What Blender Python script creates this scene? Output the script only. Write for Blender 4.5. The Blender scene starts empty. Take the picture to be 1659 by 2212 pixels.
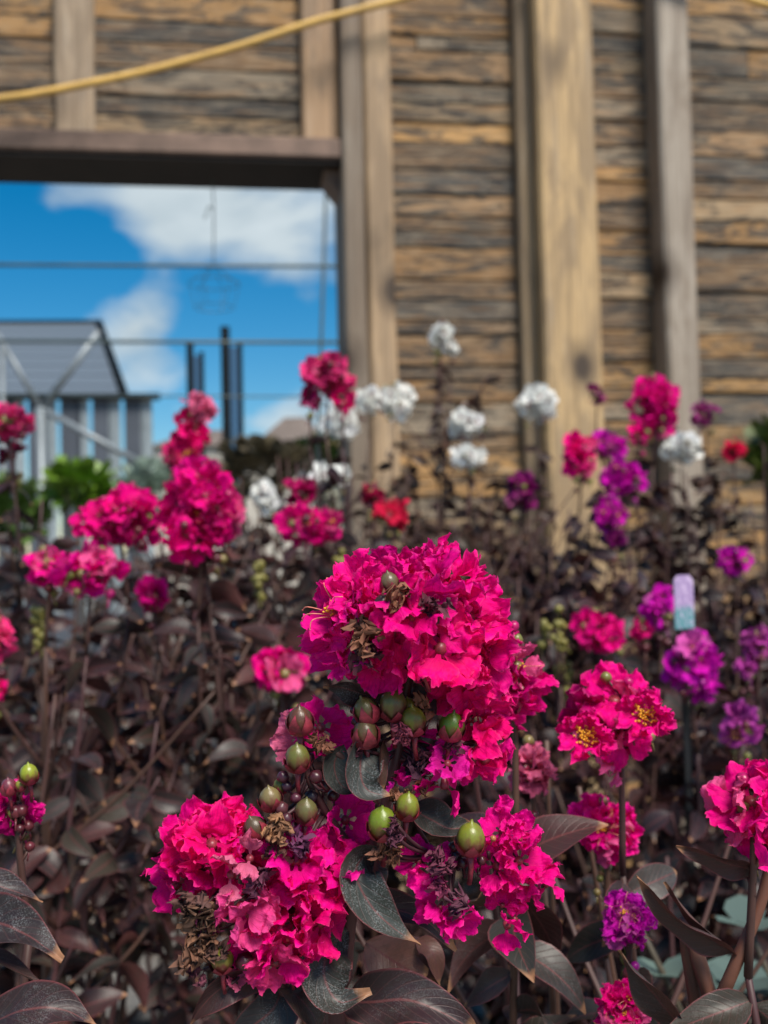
import bpy, math, random
from mathutils import Vector, Matrix, Quaternion, noise

random.seed(7)
R = math.radians
sc = bpy.context.scene
col = sc.collection

# ------------------------------------------------------------------ camera
W, H = 1659.0, 2212.0                      # units in which the photograph was measured
HFOV = R(40.0)
F = W / 2 / math.tan(HFOV / 2)
CAM_H = 1.10
cam_d = bpy.data.cameras.new('camera')
cam = bpy.data.objects.new('camera', cam_d)
col.objects.link(cam)
sc.camera = cam
cam_d.sensor_fit = 'HORIZONTAL'
cam_d.sensor_width = 36
cam_d.lens = 18 / math.tan(HFOV / 2)
cam_d.clip_start = 0.02
cam_d.clip_end = 3000
CAM_M = (Matrix.Translation((0, 0, CAM_H)) @ Matrix.Rotation(R(92.0), 4, 'X') @ Matrix.Rotation(R(-1.3), 4, 'Z'))
cam.matrix_world = CAM_M
cam_d.dof.use_dof = True
cam_d.dof.focus_distance = 0.40
cam_d.dof.aperture_fstop = cam_d.lens / 3.5
cam_d.dof.aperture_blades = 0

# ------------------------------------------------------------------ light
SUN_EL, SUN_AZ = R(52), R(150)            # azimuth: clockwise from +Y (the way the camera looks)
world = bpy.data.worlds.new('World')
sc.world = world
world.use_nodes = True
sun_d = bpy.data.lights.new('sun', 'SUN')
sun_d.energy = 4.2
sun_d.angle = R(24)
sun_d.color = (1.0, 0.935, 0.83)
sun = bpy.data.objects.new('sun', sun_d)
col.objects.link(sun)
to_sun = Vector((math.sin(SUN_AZ) * math.cos(SUN_EL), math.cos(SUN_AZ) * math.cos(SUN_EL), math.sin(SUN_EL)))
sun.rotation_euler = (-to_sun).to_track_quat('-Z', 'Y').to_euler()
sun.location = (3, -4, 8)

sc.view_settings.view_transform = 'Standard'
sc.view_settings.look = 'None'
sc.view_settings.gamma = 1
sc.view_settings.use_curve_mapping = False
sc.view_settings.exposure = 0.45
sc.cycles.use_denoising = True
sc.cycles.max_bounces = 8
sc.cycles.transparent_max_bounces = 8


def at(px, py, d):
    """point d metres in front of the lens, seen at px,py"""
    v = Vector(((px - W / 2) / F * d, -(py - H / 2) / F * d, -d))
    return CAM_M @ v


def ray(px, py):
    o = CAM_M.translation
    return o, (at(px, py, 1.0) - o)


# ------------------------------------------------------------------ node helpers
def new_mat(name):
    m = bpy.data.materials.new(name)
    m.use_nodes = True
    nt = m.node_tree
    nt.nodes.clear()
    out = nt.nodes.new('ShaderNodeOutputMaterial')
    return m, nt, out


class N:
    def __init__(self, nt):
        self.nt = nt

    def n(self, t, **kw):
        nd = self.nt.nodes.new(t)
        for k, v in kw.items():
            setattr(nd, k, v)
        return nd

    def l(self, a, b):
        self.nt.links.new(a, b)

    def math(self, op, a, b=None, clamp=False):
        nd = self.n('ShaderNodeMath', operation=op)
        nd.use_clamp = clamp
        for i, v in enumerate((a, b)):
            if v is None:
                continue
            if isinstance(v, (int, float)):
                nd.inputs[i].default_value = v
            else:
                self.l(v, nd.inputs[i])
        return nd.outputs[0]

    def mix(self, fac, a, b, blend='MIX'):
        nd = self.n('ShaderNodeMix', data_type='RGBA', blend_type=blend)
        nd.clamp_factor = True
        for sock, v in ((nd.inputs[0], fac), (nd.inputs[6], a), (nd.inputs[7], b)):
            if isinstance(v, (int, float)):
                sock.default_value = v
            elif isinstance(v, tuple):
                sock.default_value = (v[0], v[1], v[2], 1)
            else:
                self.l(v, sock)
        return nd.outputs[2]

    def ramp(self, fac, stops):
        nd = self.n('ShaderNodeValToRGB')
        e = nd.color_ramp.elements
        while len(e) < len(stops):
            e.new(0.5)
        for i, (p, c) in enumerate(stops):
            e[i].position = p
            e[i].color = (c, c, c, 1) if isinstance(c, (int, float)) else (c[0], c[1], c[2], 1)
        self.l(fac, nd.inputs[0])
        return nd.outputs[0]

    def noise(self, vec, scale, detail=4, rough=0.55, dist=0.0):
        nd = self.n('ShaderNodeTexNoise')
        nd.inputs['Scale'].default_value = scale
        nd.inputs['Detail'].default_value = detail
        nd.inputs['Roughness'].default_value = rough
        nd.inputs['Distortion'].default_value = dist
        if vec is not None:
            self.l(vec, nd.inputs['Vector'])
        return nd.outputs[0]

    def mapping(self, vec, scale=(1, 1, 1), loc=(0, 0, 0), rot=(0, 0, 0)):
        nd = self.n('ShaderNodeMapping')
        nd.inputs['Scale'].default_value = scale
        nd.inputs['Location'].default_value = loc
        nd.inputs['Rotation'].default_value = rot
        self.l(vec, nd.inputs[0])
        return nd.outputs[0]

    def vadd(self, a, b):
        nd = self.n('ShaderNodeVectorMath', operation='ADD')
        self.l(a, nd.inputs[0])
        if isinstance(b, tuple):
            nd.inputs[1].default_value = b
        else:
            self.l(b, nd.inputs[1])
        return nd.outputs[0]

    def bump(self, h, strength=0.3, dist=0.002):
        nd = self.n('ShaderNodeBump')
        nd.inputs['Strength'].default_value = strength
        nd.inputs['Distance'].default_value = dist
        self.l(h, nd.inputs['Height'])
        return nd.outputs[0]

    def bsdf(self, color, rough=0.6, normal=None, **kw):
        nd = self.n('ShaderNodeBsdfPrincipled')
        if isinstance(color, tuple):
            nd.inputs['Base Color'].default_value = (*color, 1)
        else:
            self.l(color, nd.inputs['Base Color'])
        if isinstance(rough, (int, float)):
            nd.inputs['Roughness'].default_value = rough
        else:
            self.l(rough, nd.inputs['Roughness'])
        if normal is not None:
            self.l(normal, nd.inputs['Normal'])
        for k, v in kw.items():
            s = nd.inputs[k.replace('_', ' ')]
            if isinstance(v, (int, float, tuple)):
                s.default_value = v
            else:
                self.l(v, s)
        return nd.outputs[0]


# ------------------------------------------------------------------ sky
def build_sky():
    nt = world.node_tree
    nt.nodes.clear()
    k = N(nt)
    out = k.n('ShaderNodeOutputWorld')
    bg = k.n('ShaderNodeBackground')
    bg.inputs['Strength'].default_value = 0.076
    sky = k.n('ShaderNodeTexSky', sky_type='NISHITA')
    sky.sun_disc = False
    sky.sun_elevation = SUN_EL
    sky.sun_rotation = SUN_AZ
    sky.air_density = 1.0
    sky.dust_density = 0.15
    sky.ozone_density = 4.0
    hs = k.n('ShaderNodeHueSaturation')
    hs.inputs['Hue'].default_value = 0.492
    hs.inputs['Saturation'].default_value = 1.46
    hs.inputs['Value'].default_value = 1.0
    k.l(sky.outputs[0], hs.inputs['Color'])
    tc = k.n('ShaderNodeTexCoord')
    v = tc.outputs['Generated']
    m = k.mapping(v, (1, 1, 1.7), (0.33, 0.11, 0.02))
    n1 = k.noise(m, 5.2, 7, 0.58, 0.25)
    n2 = k.noise(k.mapping(v, (1, 1, 1.5), (2.1, 0.4, 0)), 2.0, 3, 0.5)
    dens = k.math('ADD', k.math('MULTIPLY', n1, 0.62), k.math('MULTIPLY', n2, 0.42))
    # a few cumulus banks at fixed bearings
    o = CAM_M.translation
    for (px, py, rad, amp) in ((285, 712, 0.070, 0.27), (600, 500, 0.15, 0.13), (350, 470, 0.10, 0.09), (230, 590, 0.07, -0.16), (110, 440, 0.05, 0.10), (620, 915, 0.085, 0.20),
                               (745, 925, 0.07, 0.16), (110, 620, 0.10, -0.16), (480, 640, 0.07, -0.14), (560, 780, 0.07, -0.18),
                               (60, 540, 0.06, -0.08)):
        d = (at(px, py, 1.0) - o).normalized()
        dn = k.n('ShaderNodeVectorMath', operation='DISTANCE')
        k.l(v, dn.inputs[0])
        dn.inputs[1].default_value = d
        f = k.math('SUBTRACT', 1.0, k.math('DIVIDE', dn.outputs['Value'], rad), clamp=True)
        dens = k.math('ADD', dens, k.math('MULTIPLY', f, amp))
    cl = k.ramp(dens, ((0.53, 0.0), (0.60, 0.55), (0.68, 0.93)))
    shade = k.ramp(n1, ((0.40, (4.6, 5.5, 6.0)), (0.62, (6.8, 7.6, 7.9))))
    c = k.mix(cl, hs.outputs[0], shade)
    k.l(c, bg.inputs['Color'])
    k.l(bg.outputs[0], out.inputs['Surface'])


build_sky()

# ------------------------------------------------------------------ materials
MAT = {}


def m_plank():
    m, nt, out = new_mat('weathered_plank')
    k = N(nt)
    geo = k.n('ShaderNodeNewGeometry').outputs['Position']
    oi = k.n('ShaderNodeObjectInfo')
    comb = k.n('ShaderNodeCombineXYZ')
    k.l(k.math('MULTIPLY', oi.outputs['Random'], 37.0), comb.inputs[0])
    k.l(k.math('MULTIPLY', oi.outputs['Random'], 91.0), comb.inputs[2])
    p = k.vadd(geo, comb.outputs[0])
    streak = k.noise(k.mapping(p, (1.0, 1.0, 16.0)), 4.5, 8, 0.68, 0.5)
    fine = k.noise(k.mapping(p, (2.6, 2.6, 70.0)), 3.4, 7, 0.72, 0.2)
    blot = k.noise(k.mapping(p, (1.0, 1.0, 5.0)), 4.2, 6, 0.68, 1.3)
    base = oi.outputs['Color']
    dark = k.mix(k.ramp(blot, ((0.48, 0.0), (0.55, 0.92))), base, (0.024, 0.022, 0.022))
    warm = k.mix(k.ramp(streak, ((0.52, 0.0), (0.62, 0.55))), dark, (0.34, 0.175, 0.065))
    pale = k.mix(k.ramp(fine, ((0.53, 0.0), (0.64, 0.6))), warm, (0.50, 0.39, 0.26))
    drk = k.mix(k.ramp(fine, ((0.36, 0.92), (0.47, 0.0))), pale, (0.022, 0.018, 0.017))
    h = k.math('ADD', streak, fine)
    k.l(k.bsdf(drk, 0.8, k.bump(h, 0.6, 0.004)), out.inputs['Surface'])
    return m


def m_post():
    m, nt, out = new_mat('sawn_post')
    k = N(nt)
    geo = k.n('ShaderNodeNewGeometry').outputs['Position']
    oi = k.n('ShaderNodeObjectInfo')
    comb = k.n('ShaderNodeCombineXYZ')
    k.l(k.math('MULTIPLY', oi.outputs['Random'], 23.0), comb.inputs[0])
    k.l(k.math('MULTIPLY', oi.outputs['Random'], 71.0), comb.inputs[2])
    p = k.vadd(geo, comb.outputs[0])
    big = k.noise(k.mapping(p, (3.0, 3.0, 0.7)), 3.0, 4, 0.6, 1.4)
    fine = k.noise(k.mapping(p, (40.0, 40.0, 1.4)), 2.0, 8, 0.7, 0.7)
    vor = k.n('ShaderNodeTexVoronoi', distance='EUCLIDEAN')
    vor.inputs['Scale'].default_value = 3.0
    k.l(k.mapping(p, (1.45, 0.0, 0.9)), vor.inputs['Vector'])
    knot = k.ramp(vor.outputs['Distance'], ((0.10, 1.0), (0.16, 0.55), (0.30, 0.0)))
    base = oi.outputs['Color']
    c = k.mix(k.ramp(big, ((0.44, 0.0), (0.60, 0.9))), base, k.mix(0.65, base, (0.17, 0.120, 0.080)))
    c = k.mix(k.ramp(fine, ((0.38, 0.8), (0.54, 0.0))), c, k.mix(0.65, base, (0.10, 0.070, 0.048)))
    c = k.mix(k.ramp(fine, ((0.55, 0.0), (0.70, 0.35))), c, (0.46, 0.42, 0.36))
    c = k.mix(knot, c, (0.055, 0.036, 0.024))
    k.l(k.bsdf(c, 0.75, k.bump(fine, 0.5, 0.003)), out.inputs['Surface'])
    return m


def m_simple(name, c, rough=0.6, var=0.25, scale=20.0, bump=0.0, **kw):
    m, nt, out = new_mat(name)
    k = N(nt)
    tc = k.n('ShaderNodeTexCoord').outputs['Object']
    n = k.noise(tc, scale, 5, 0.6)
    cc = k.mix(k.ramp(n, ((0.35, 0.0), (0.65, 1.0))), tuple(x * (1 - var) for x in c), tuple(min(1, x * (1 + var)) for x in c))
    nm = k.bump(n, bump, 0.003) if bump else None
    k.l(k.bsdf(cc, rough, nm, **kw), out.inputs['Surface'])
    return m


def m_tinted(name, rough=0.5, var=0.2, scale=200.0, **kw):
    """colour comes from the object's own colour"""
    m, nt, out = new_mat(name)
    k = N(nt)
    tc = k.n('ShaderNodeTexCoord').outputs['Object']
    oi = k.n('ShaderNodeObjectInfo')
    n = k.noise(tc, scale, 4, 0.6)
    cc = k.mix(k.math('MULTIPLY', n, var * 2), oi.outputs['Color'], (0.02, 0.012, 0.012))
    k.l(k.bsdf(cc, rough, None, **kw), out.inputs['Surface'])
    return m


def m_petal():
    m, nt, out = new_mat('crinkled_petal')
    k = N(nt)
    oi = k.n('ShaderNodeObjectInfo')
    tc = k.n('ShaderNodeTexCoord')
    uv = tc.outputs['UV']
    ob = tc.outputs['Object']
    n = k.noise(ob, 160.0, 4, 0.6)
    # veins fan out along the blade
    veins = k.noise(k.mapping(uv, (34.0, 2.0, 1.0)), 1.0, 3, 0.6, 0.4)
    base = oi.outputs['Color']
    hv = k.n('ShaderNodeHueSaturation')
    hv.inputs['Hue'].default_value = 0.488
    hv.inputs['Value'].default_value = 1.08
    k.l(base, hv.inputs['Color'])
    c = k.mix(k.ramp(n, ((0.36, 0.0), (0.68, 0.7))), base, hv.outputs[0])
    c = k.mix(k.ramp(veins, ((0.38, 0.35), (0.5, 0.0))), c, k.mix(1.0, base, (0.45, 0.42, 0.45), 'MULTIPLY'))
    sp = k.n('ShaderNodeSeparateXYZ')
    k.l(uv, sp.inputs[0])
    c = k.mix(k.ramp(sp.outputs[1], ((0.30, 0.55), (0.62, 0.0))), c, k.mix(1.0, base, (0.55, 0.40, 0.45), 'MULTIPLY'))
    rim = k.math('MAXIMUM', k.ramp(sp.outputs[1], ((0.93, 0.0), (0.985, 1.0))), k.ramp(k.math('ABSOLUTE', k.math('SUBTRACT', sp.outputs[0], 0.5)), ((0.45, 0.0), (0.49, 1.0))))
    c = k.mix(k.math('MULTIPLY', rim, 0.12), c, k.mix(0.45, base, (1.0, 0.55, 0.70)))
    h = k.math('ADD', k.math('MULTIPLY', veins, 0.6), n)
    nm = k.bump(h, 0.55, 0.0012)
    p = k.bsdf(c, 0.55, nm, Specular_IOR_Level=0.10)
    tr = k.n('ShaderNodeBsdfTranslucent')
    k.l(c, tr.inputs['Color'])
    k.l(nm, tr.inputs['Normal'])
    ms = k.n('ShaderNodeMixShader')
    ms.inputs[0].default_value = 0.34
    k.l(p, ms.inputs[1])
    k.l(tr.outputs[0], ms.inputs[2])
    k.l(ms.outputs[0], out.inputs['Surface'])
    return m


def m_white_petal():
    m, nt, out = new_mat('white_petal')
    k = N(nt)
    oi = k.n('ShaderNodeObjectInfo')
    n = k.noise(k.n('ShaderNodeTexCoord').outputs['Object'], 160.0, 3, 0.6)
    p = k.bsdf(oi.outputs['Color'], 0.6, k.bump(n, 0.3, 0.001), Specular_IOR_Level=0.2)
    tr = k.n('ShaderNodeBsdfTranslucent')
    k.l(oi.outputs['Color'], tr.inputs['Color'])
    ms = k.n('ShaderNodeMixShader')
    ms.inputs[0].default_value = 0.4
    k.l(p, ms.inputs[1])
    k.l(tr.outputs[0], ms.inputs[2])
    k.l(ms.outputs[0], out.inputs['Surface'])
    return m


def m_leaf():
    """u = along the blade, v = across; object colour = blade colour, object alpha = dusty bloom"""
    m, nt, out = new_mat('dark_leaf')
    k = N(nt)
    oi = k.n('ShaderNodeObjectInfo')
    tc = k.n('ShaderNodeTexCoord')
    sep = k.n('ShaderNodeSeparateXYZ')
    k.l(tc.outputs['UV'], sep.inputs[0])
    u, v = sep.outputs[0], sep.outputs[1]
    av = k.math('ABSOLUTE', k.math('SUBTRACT', v, 0.5))
    base = oi.outputs['Color']
    n = k.noise(k.mapping(tc.outputs['UV'], (3.0, 1.6, 1.0)), 3.0, 4, 0.6)
    c = k.mix(k.ramp(n, ((0.4, 0.0), (0.65, 0.6))), base, k.mix(0.55, base, (0.030, 0.034, 0.026)))
    # side veins and midrib
    sv = k.n('ShaderNodeMath', operation='SINE')
    k.l(k.math('MULTIPLY', k.math('SUBTRACT', u, k.math('MULTIPLY', av, 0.55)), 62.0), sv.inputs[0])
    veins = k.ramp(sv.outputs[0], ((0.80, 0.0), (0.98, 0.35)))
    c = k.mix(veins, c, k.mix(0.6, base, (0.12, 0.055, 0.05)))
    c = k.mix(k.ramp(av, ((0.012, 0.8), (0.035, 0.0))), c, (0.13, 0.040, 0.040))
    # maroon rim
    c = k.mix(k.ramp(av, ((0.455, 0.0), (0.492, 0.85))), c, (0.17, 0.045, 0.050))
    # dusty bloom in specks
    geo = k.n('ShaderNodeNewGeometry').outputs['Position']
    sp = k.noise(geo, 1700.0, 2, 0.6)
    pa = k.noise(geo, 120.0, 3, 0.6)
    dust = k.math('MULTIPLY', k.math('MULTIPLY', k.ramp(sp, ((0.50, 0.0), (0.62, 1.0))), k.ramp(pa, ((0.42, 0.05), (0.62, 1.0)))), oi.outputs['Alpha'])
    c = k.mix(k.math('MULTIPLY', dust, 0.45), c, (0.34, 0.36, 0.37))
    # dry tip
    tipn = k.math('ADD', u, k.math('MULTIPLY', k.math('SUBTRACT', pa, 0.5), 0.12))
    c = k.mix(k.ramp(tipn, ((0.88, 0.0), (0.94, 0.85))), c, (0.34, 0.165, 0.085))
    h = k.math('ADD', k.math('MULTIPLY', veins, -0.8), k.math('MULTIPLY', pa, 0.8))
    rough = k.math('ADD', 0.42, k.math('MULTIPLY', dust, 0.4))
    nm = k.bump(h, 0.35, 0.001)
    p = k.bsdf(c, rough, nm, Specular_IOR_Level=0.32)
    tr = k.n('ShaderNodeBsdfTranslucent')
    k.l(k.mix(0.5, c, (0.20, 0.05, 0.03)), tr.inputs['Color'])
    ms = k.n('ShaderNodeMixShader')
    ms.inputs[0].default_value = 0.10
    k.l(p, ms.inputs[1])
    k.l(tr.outputs[0], ms.inputs[2])
    k.l(ms.outputs[0], out.inputs['Surface'])
    return m


def m_capsule():
    m, nt, out = new_mat('seed_capsule')
    k = N(nt)
    oi = k.n('ShaderNodeObjectInfo')
    tc = k.n('ShaderNodeTexCoord').outputs['Object']
    n = k.noise(k.mapping(tc, (1, 1, 0.6)), 170.0, 3, 0.6)
    sz = k.n('ShaderNodeSeparateXYZ')
    k.l(tc, sz.inputs[0])
    low = k.math('SUBTRACT', 1.0, k.math('DIVIDE', sz.outputs[2], 0.011), clamp=True)
    c = k.mix(k.ramp(k.math('ADD', k.math('MULTIPLY', n, 0.8), k.math('MULTIPLY', low, 0.35)), ((0.42, 0.0), (0.66, 0.9))), oi.outputs['Color'], (0.13, 0.018, 0.026))
    fine = k.noise(tc, 900.0, 3, 0.6)
    c = k.mix(k.ramp(fine, ((0.58, 0.0), (0.70, 0.5))), c, (0.20, 0.12, 0.05))
    k.l(k.bsdf(c, 0.36, k.bump(fine, 0.25, 0.0004)), out.inputs['Surface'])
    return m


def m_ground():
    m, nt, out = new_mat('gravel_ground')
    k = N(nt)
    geo = k.n('ShaderNodeNewGeometry').outputs['Position']
    vor = k.n('ShaderNodeTexVoronoi')
    vor.inputs['Scale'].default_value = 42.0
    k.l(geo, vor.inputs['Vector'])
    big = k.noise(geo, 1.3, 4, 0.6)
    c = k.mix(vor.outputs['Color'], (0.16, 0.14, 0.115), (0.28, 0.26, 0.23))
    c = k.mix(k.ramp(big, ((0.42, 0.0), (0.62, 0.6))), c, (0.15, 0.12, 0.095))
    h = k.math('SUBTRACT', 1.0, vor.outputs['Distance'])
    k.l(k.bsdf(c, 0.85, k.bump(h, 0.8, 0.012)), out.inputs['Surface'])
    return m


def m_pane(name, c, alpha):
    m, nt, out = new_mat(name)
    k = N(nt)
    tr = k.n('ShaderNodeBsdfTransparent')
    tr.inputs[0].default_value = (*c, 1)
    g = k.bsdf(c, 0.25)
    ms = k.n('ShaderNodeMixShader')
    ms.inputs[0].default_value = alpha
    k.l(tr.outputs[0], ms.inputs[1])
    k.l(g, ms.inputs[2])
    k.l(ms.outputs[0], out.inputs['Surface'])
    return m


def m_tag():
    m, nt, out = new_mat('printed_plant_tag')
    k = N(nt)
    uv = k.n('ShaderNodeTexCoord').outputs['UV']
    sep = k.n('ShaderNodeSeparateXYZ')
    k.l(uv, sep.inputs[0])
    n = k.noise(uv, 6.0, 3, 0.6)
    c = k.mix(k.ramp(k.math('ADD', sep.outputs[1], k.math('MULTIPLY', n, 0.3)), ((0.48, 0.0), (0.60, 1.0))), (0.10, 0.26, 0.29), (0.34, 0.24, 0.44))
    c = k.mix(k.ramp(n, ((0.52, 0.0), (0.62, 0.8))), c, (0.60, 0.46, 0.66))
    k.l(k.bsdf(c, 0.3), out.inputs['Surface'])
    return m


MAT['plank'] = m_plank()
MAT['post'] = m_post()
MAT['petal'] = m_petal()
MAT['wpetal'] = m_white_petal()
MAT['leaf'] = m_leaf()
MAT['capsule'] = m_capsule()
MAT['sepal'] = m_simple('sepal', (0.22, 0.022, 0.038), 0.42, 0.5, 260.0)
MAT['bud'] = m_tinted('flower_bud', 0.35, 0.25, 250.0)
MAT['anther'] = m_simple('anther', (0.85, 0.42, 0.03), 0.6, 0.25, 500.0)
MAT['filament'] = m_simple('filament', (0.62, 0.20, 0.14), 0.5, 0.25, 300.0)
MAT['stem'] = m_tinted('stem_bark', 0.55, 0.35, 120.0)
MAT['dry'] = m_tinted('withered_petal', 0.8, 0.45, 260.0)
MAT['pot'] = m_simple('black_plastic', (0.012, 0.013, 0.016), 0.35, 0.2, 12.0)
MAT['soil'] = m_simple('potting_soil', (0.05, 0.032, 0.022), 0.95, 0.5, 60.0, 0.8)
MAT['ground'] = m_ground()
MAT['hose'] = m_simple('yellow_hose', (0.60, 0.36, 0.09), 0.5, 0.18, 9.0, 0.1)
MAT['galv'] = m_simple('galvanised_steel', (0.22, 0.25, 0.27), 0.45, 0.15, 6.0, Metallic=0.3)
MAT['darksteel'] = m_simple('dark_steel', (0.004, 0.007, 0.010), 0.7, 0.2, 8.0, Specular_IOR_Level=0.1)
MAT['cable'] = m_simple('grey_cable', (0.06, 0.085, 0.085), 0.5, 0.2, 8.0)
MAT['roofpanel'] = m_pane('roof_sheet', (0.22, 0.27, 0.33), 0.55)
MAT['whitepanel'] = m_simple('white_panel', (0.25, 0.29, 0.31), 0.5, 0.25, 2.0)
MAT['darkpanel'] = m_simple('shade_panel', (0.07, 0.08, 0.10), 0.6, 0.2, 2.0)
MAT['tint'] = m_pane('tinted_pane', (0.10, 0.22, 0.38), 0.6)
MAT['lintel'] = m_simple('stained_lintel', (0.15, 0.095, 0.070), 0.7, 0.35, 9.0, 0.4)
MAT['roof'] = m_simple('brown_shingle', (0.14, 0.11, 0.095), 0.8, 0.25, 2.0)
MAT['stucco'] = m_simple('cream_render', (0.48, 0.44, 0.38), 0.8, 0.1, 2.0)
MAT['backing'] = m_simple('backing_and_soffit_shade', (0.016, 0.011, 0.009), 0.85, 0.3, 9.0)  # backing board colour, reused as painted shade under the lintel
MAT['tag'] = m_tag()
MAT['greenleaf'] = m_tinted('green_leaf', 0.45, 0.2, 60.0)

# ------------------------------------------------------------------ object helpers


def mesh(name, verts, faces, mats, smooth=False, fmat=None, uvs=None):
    me = bpy.data.meshes.new(name)
    me.from_pydata([tuple(v) for v in verts], [], faces)
    for mm in (mats if isinstance(mats, (list, tuple)) else [mats]):
        me.materials.append(mm)
    if fmat:
        me.polygons.foreach_set('material_index', fmat)
    if smooth:
        me.polygons.foreach_set('use_smooth', [True] * len(faces))
    if uvs:
        lay = me.uv_layers.new(name='UVMap')
        flat = []
        for lp in me.loops:
            flat.extend(uvs[lp.vertex_index])
        lay.data.foreach_set('uv', flat)
    me.update()
    return me


def obj(name, me, parent=None, loc=(0, 0, 0), rot=None, scale=None, color=None):
    o = bpy.data.objects.new(name, me)
    col.objects.link(o)
    o.location = loc
    if rot is not None:
        o.rotation_mode = 'QUATERNION'
        o.rotation_quaternion = rot
    if scale is not None:
        o.scale = (scale, scale, scale) if isinstance(scale, (int, float)) else scale
    if parent is not None:
        o.parent = parent
    if color is not None:
        o.color = color if len(color) == 4 else (*color, 1.0)
    return o


def tag(o, label, cat, group=None):
    o['label'] = label
    o['category'] = cat
    if group:
        o['group'] = group
    return o


def empty(name, loc, rz=0.0):
    o = bpy.data.objects.new(name, None)
    col.objects.link(o)
    o.location = loc
    o.rotation_euler = (0, 0, rz)
    o.empty_display_size = 0.05
    return o


def catmull(pts, n):
    P = [Vector(p) for p in pts]
    P = [P[0] * 2 - P[1]] + P + [P[-1] * 2 - P[-2]]
    segs = len(P) - 3
    res = []
    for i in range(n + 1):
        t = i / n * segs
        s = min(int(t), segs - 1)
        f = t - s
        a, b, c, d = P[s:s + 4]
        res.append(0.5 * ((2 * b) + (c - a) * f + (2 * a - 5 * b + 4 * c - d) * f * f + (3 * b - a - 3 * c + d) * f ** 3))
    return res


def tube_geo(pts, rads, sides=7):
    vs, fs = [], []
    n = len(pts)
    up = Vector((0.31, 0.52, 0.79))
    for i, p in enumerate(pts):
        t = (pts[min(i + 1, n - 1)] - pts[max(i - 1, 0)])
        t = t.normalized() if t.length > 1e-9 else Vector((0, 0, 1))
        a = t.cross(up)
        if a.length < 0.05:
            a = t.cross(Vector((1, 0, 0)))
        a.normalize()
        b = t.cross(a)
        r = rads[i] if isinstance(rads, (list, tuple)) else rads
        for s in range(sides):
            ang = 2 * math.pi * s / sides
            vs.append(p + a * (math.cos(ang) * r) + b * (math.sin(ang) * r))
    for i in range(n - 1):
        for s in range(sides):
            s2 = (s + 1) % sides
            fs.append((i * sides + s, i * sides + s2, (i + 1) * sides + s2, (i + 1) * sides + s))
    fs.append(tuple(range(sides))[::-1])
    fs.append(tuple(range((n - 1) * sides, n * sides)))
    return vs, fs


class Geo:
    def __init__(self):
        self.v, self.f, self.m, self.uv = [], [], [], []

    def add(self, vs, fs, mi=0, uvs=None):
        o = len(self.v)
        self.v += list(vs)
        self.f += [tuple(i + o for i in f) for f in fs]
        self.m += [mi] * len(fs)
        self.uv += uvs if uvs else [(0.5, 0.5)] * len(vs)

    def tube(self, pts, rads, sides=7, mi=0):
        self.add(*tube_geo([Vector(p) for p in pts], rads, sides), mi)

    def box(self, x0, x1, y0, y1, z0, z1, mi=0):
        vs = [Vector((x, y, z)) for z in (z0, z1) for y in (y0, y1) for x in (x0, x1)]
        fs = [(0, 2, 3, 1), (4, 5, 7, 6), (0, 1, 5, 4), (2, 6, 7, 3), (0, 4, 6, 2), (1, 3, 7, 5)]
        self.add(vs, fs, mi)

    def mesh(self, name, mats, smooth=False, uv=False):
        return mesh(name, self.v, self.f, mats, smooth, self.m, self.uv if uv else None)


def bar_mesh(name, p0, p1, r, m, sides=8):
    g = Geo()
    g.tube([p0, p1], r, sides)
    return g.mesh(name, m)


# ------------------------------------------------------------------ ground
GX = 2500.0
ground = obj('ground', mesh('ground', [(-GX, -60, 0), (GX, -60, 0), (GX, GX, 0), (-GX, GX, 0)], [(0, 1, 2, 3)], MAT['ground']))
ground['kind'] = 'structure'

# ------------------------------------------------------------------ plank wall
YAW = R(8.0)
wall_o = at(1000, 1106, 3.4)
wall_o.z = 0.0
WD = Vector((math.cos(YAW), math.sin(YAW), 0))
WN = Vector((math.sin(YAW), -math.cos(YAW), 0))          # towards the camera


def on_wall(px, py, off=0.0):
    o, d = ray(px, py)
    q = wall_o + WN * off
    t = (q - o).dot(WN) / d.dot(WN)
    p = o + d * t
    return (p - wall_o).dot(WD), p.z


wall = empty('plank_wall', wall_o, YAW)
tag(wall, 'tall wall of mixed brown and slate reclaimed planks with upright posts and an opening', 'wall')

PALETTE = [(0.075, 0.068, 0.060), (0.090, 0.080, 0.068), (0.19, 0.115, 0.060), (0.27, 0.150, 0.062), (0.38, 0.205, 0.072),
           (0.32, 0.22, 0.125), (0.24, 0.19, 0.135), (0.42, 0.235, 0.085), (0.14, 0.092, 0.056), (0.30, 0.18, 0.090)]


def plank(x0, x1, z0, z1, y_front, thick, color, rng):
    """front face at local y = -y_front; chamfered, slightly wavy along its length"""
    n = 4
    c = 0.004
    vs, fs = [], []
    for i in range(n + 1):
        x = x0 + (x1 - x0) * i / n
        a = z0 + rng.uniform(-1, 1) * 0.0018
        b = z1 + rng.uniform(-1, 1) * 0.0018
        yf = -y_front + rng.uniform(-1, 1) * 0.0012
        yb = -y_front + thick
        vs += [(x, yb, a), (x, yf + c, a), (x, yf, a + c), (x, yf, b - c), (x, yf + c, b), (x, yb, b)]
    for i in range(n):
        for s in range(6):
            s2 = (s + 1) % 6
            fs.append((i * 6 + s, (i + 1) * 6 + s, (i + 1) * 6 + s2, i * 6 + s2))
    fs.append((0, 1, 2, 3, 4, 5))
    fs.append(tuple(n * 6 + s for s in (5, 4, 3, 2, 1, 0)))
    return obj('plank', mesh('plank', vs, fs, MAT['plank']), wall, color=color)


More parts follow.
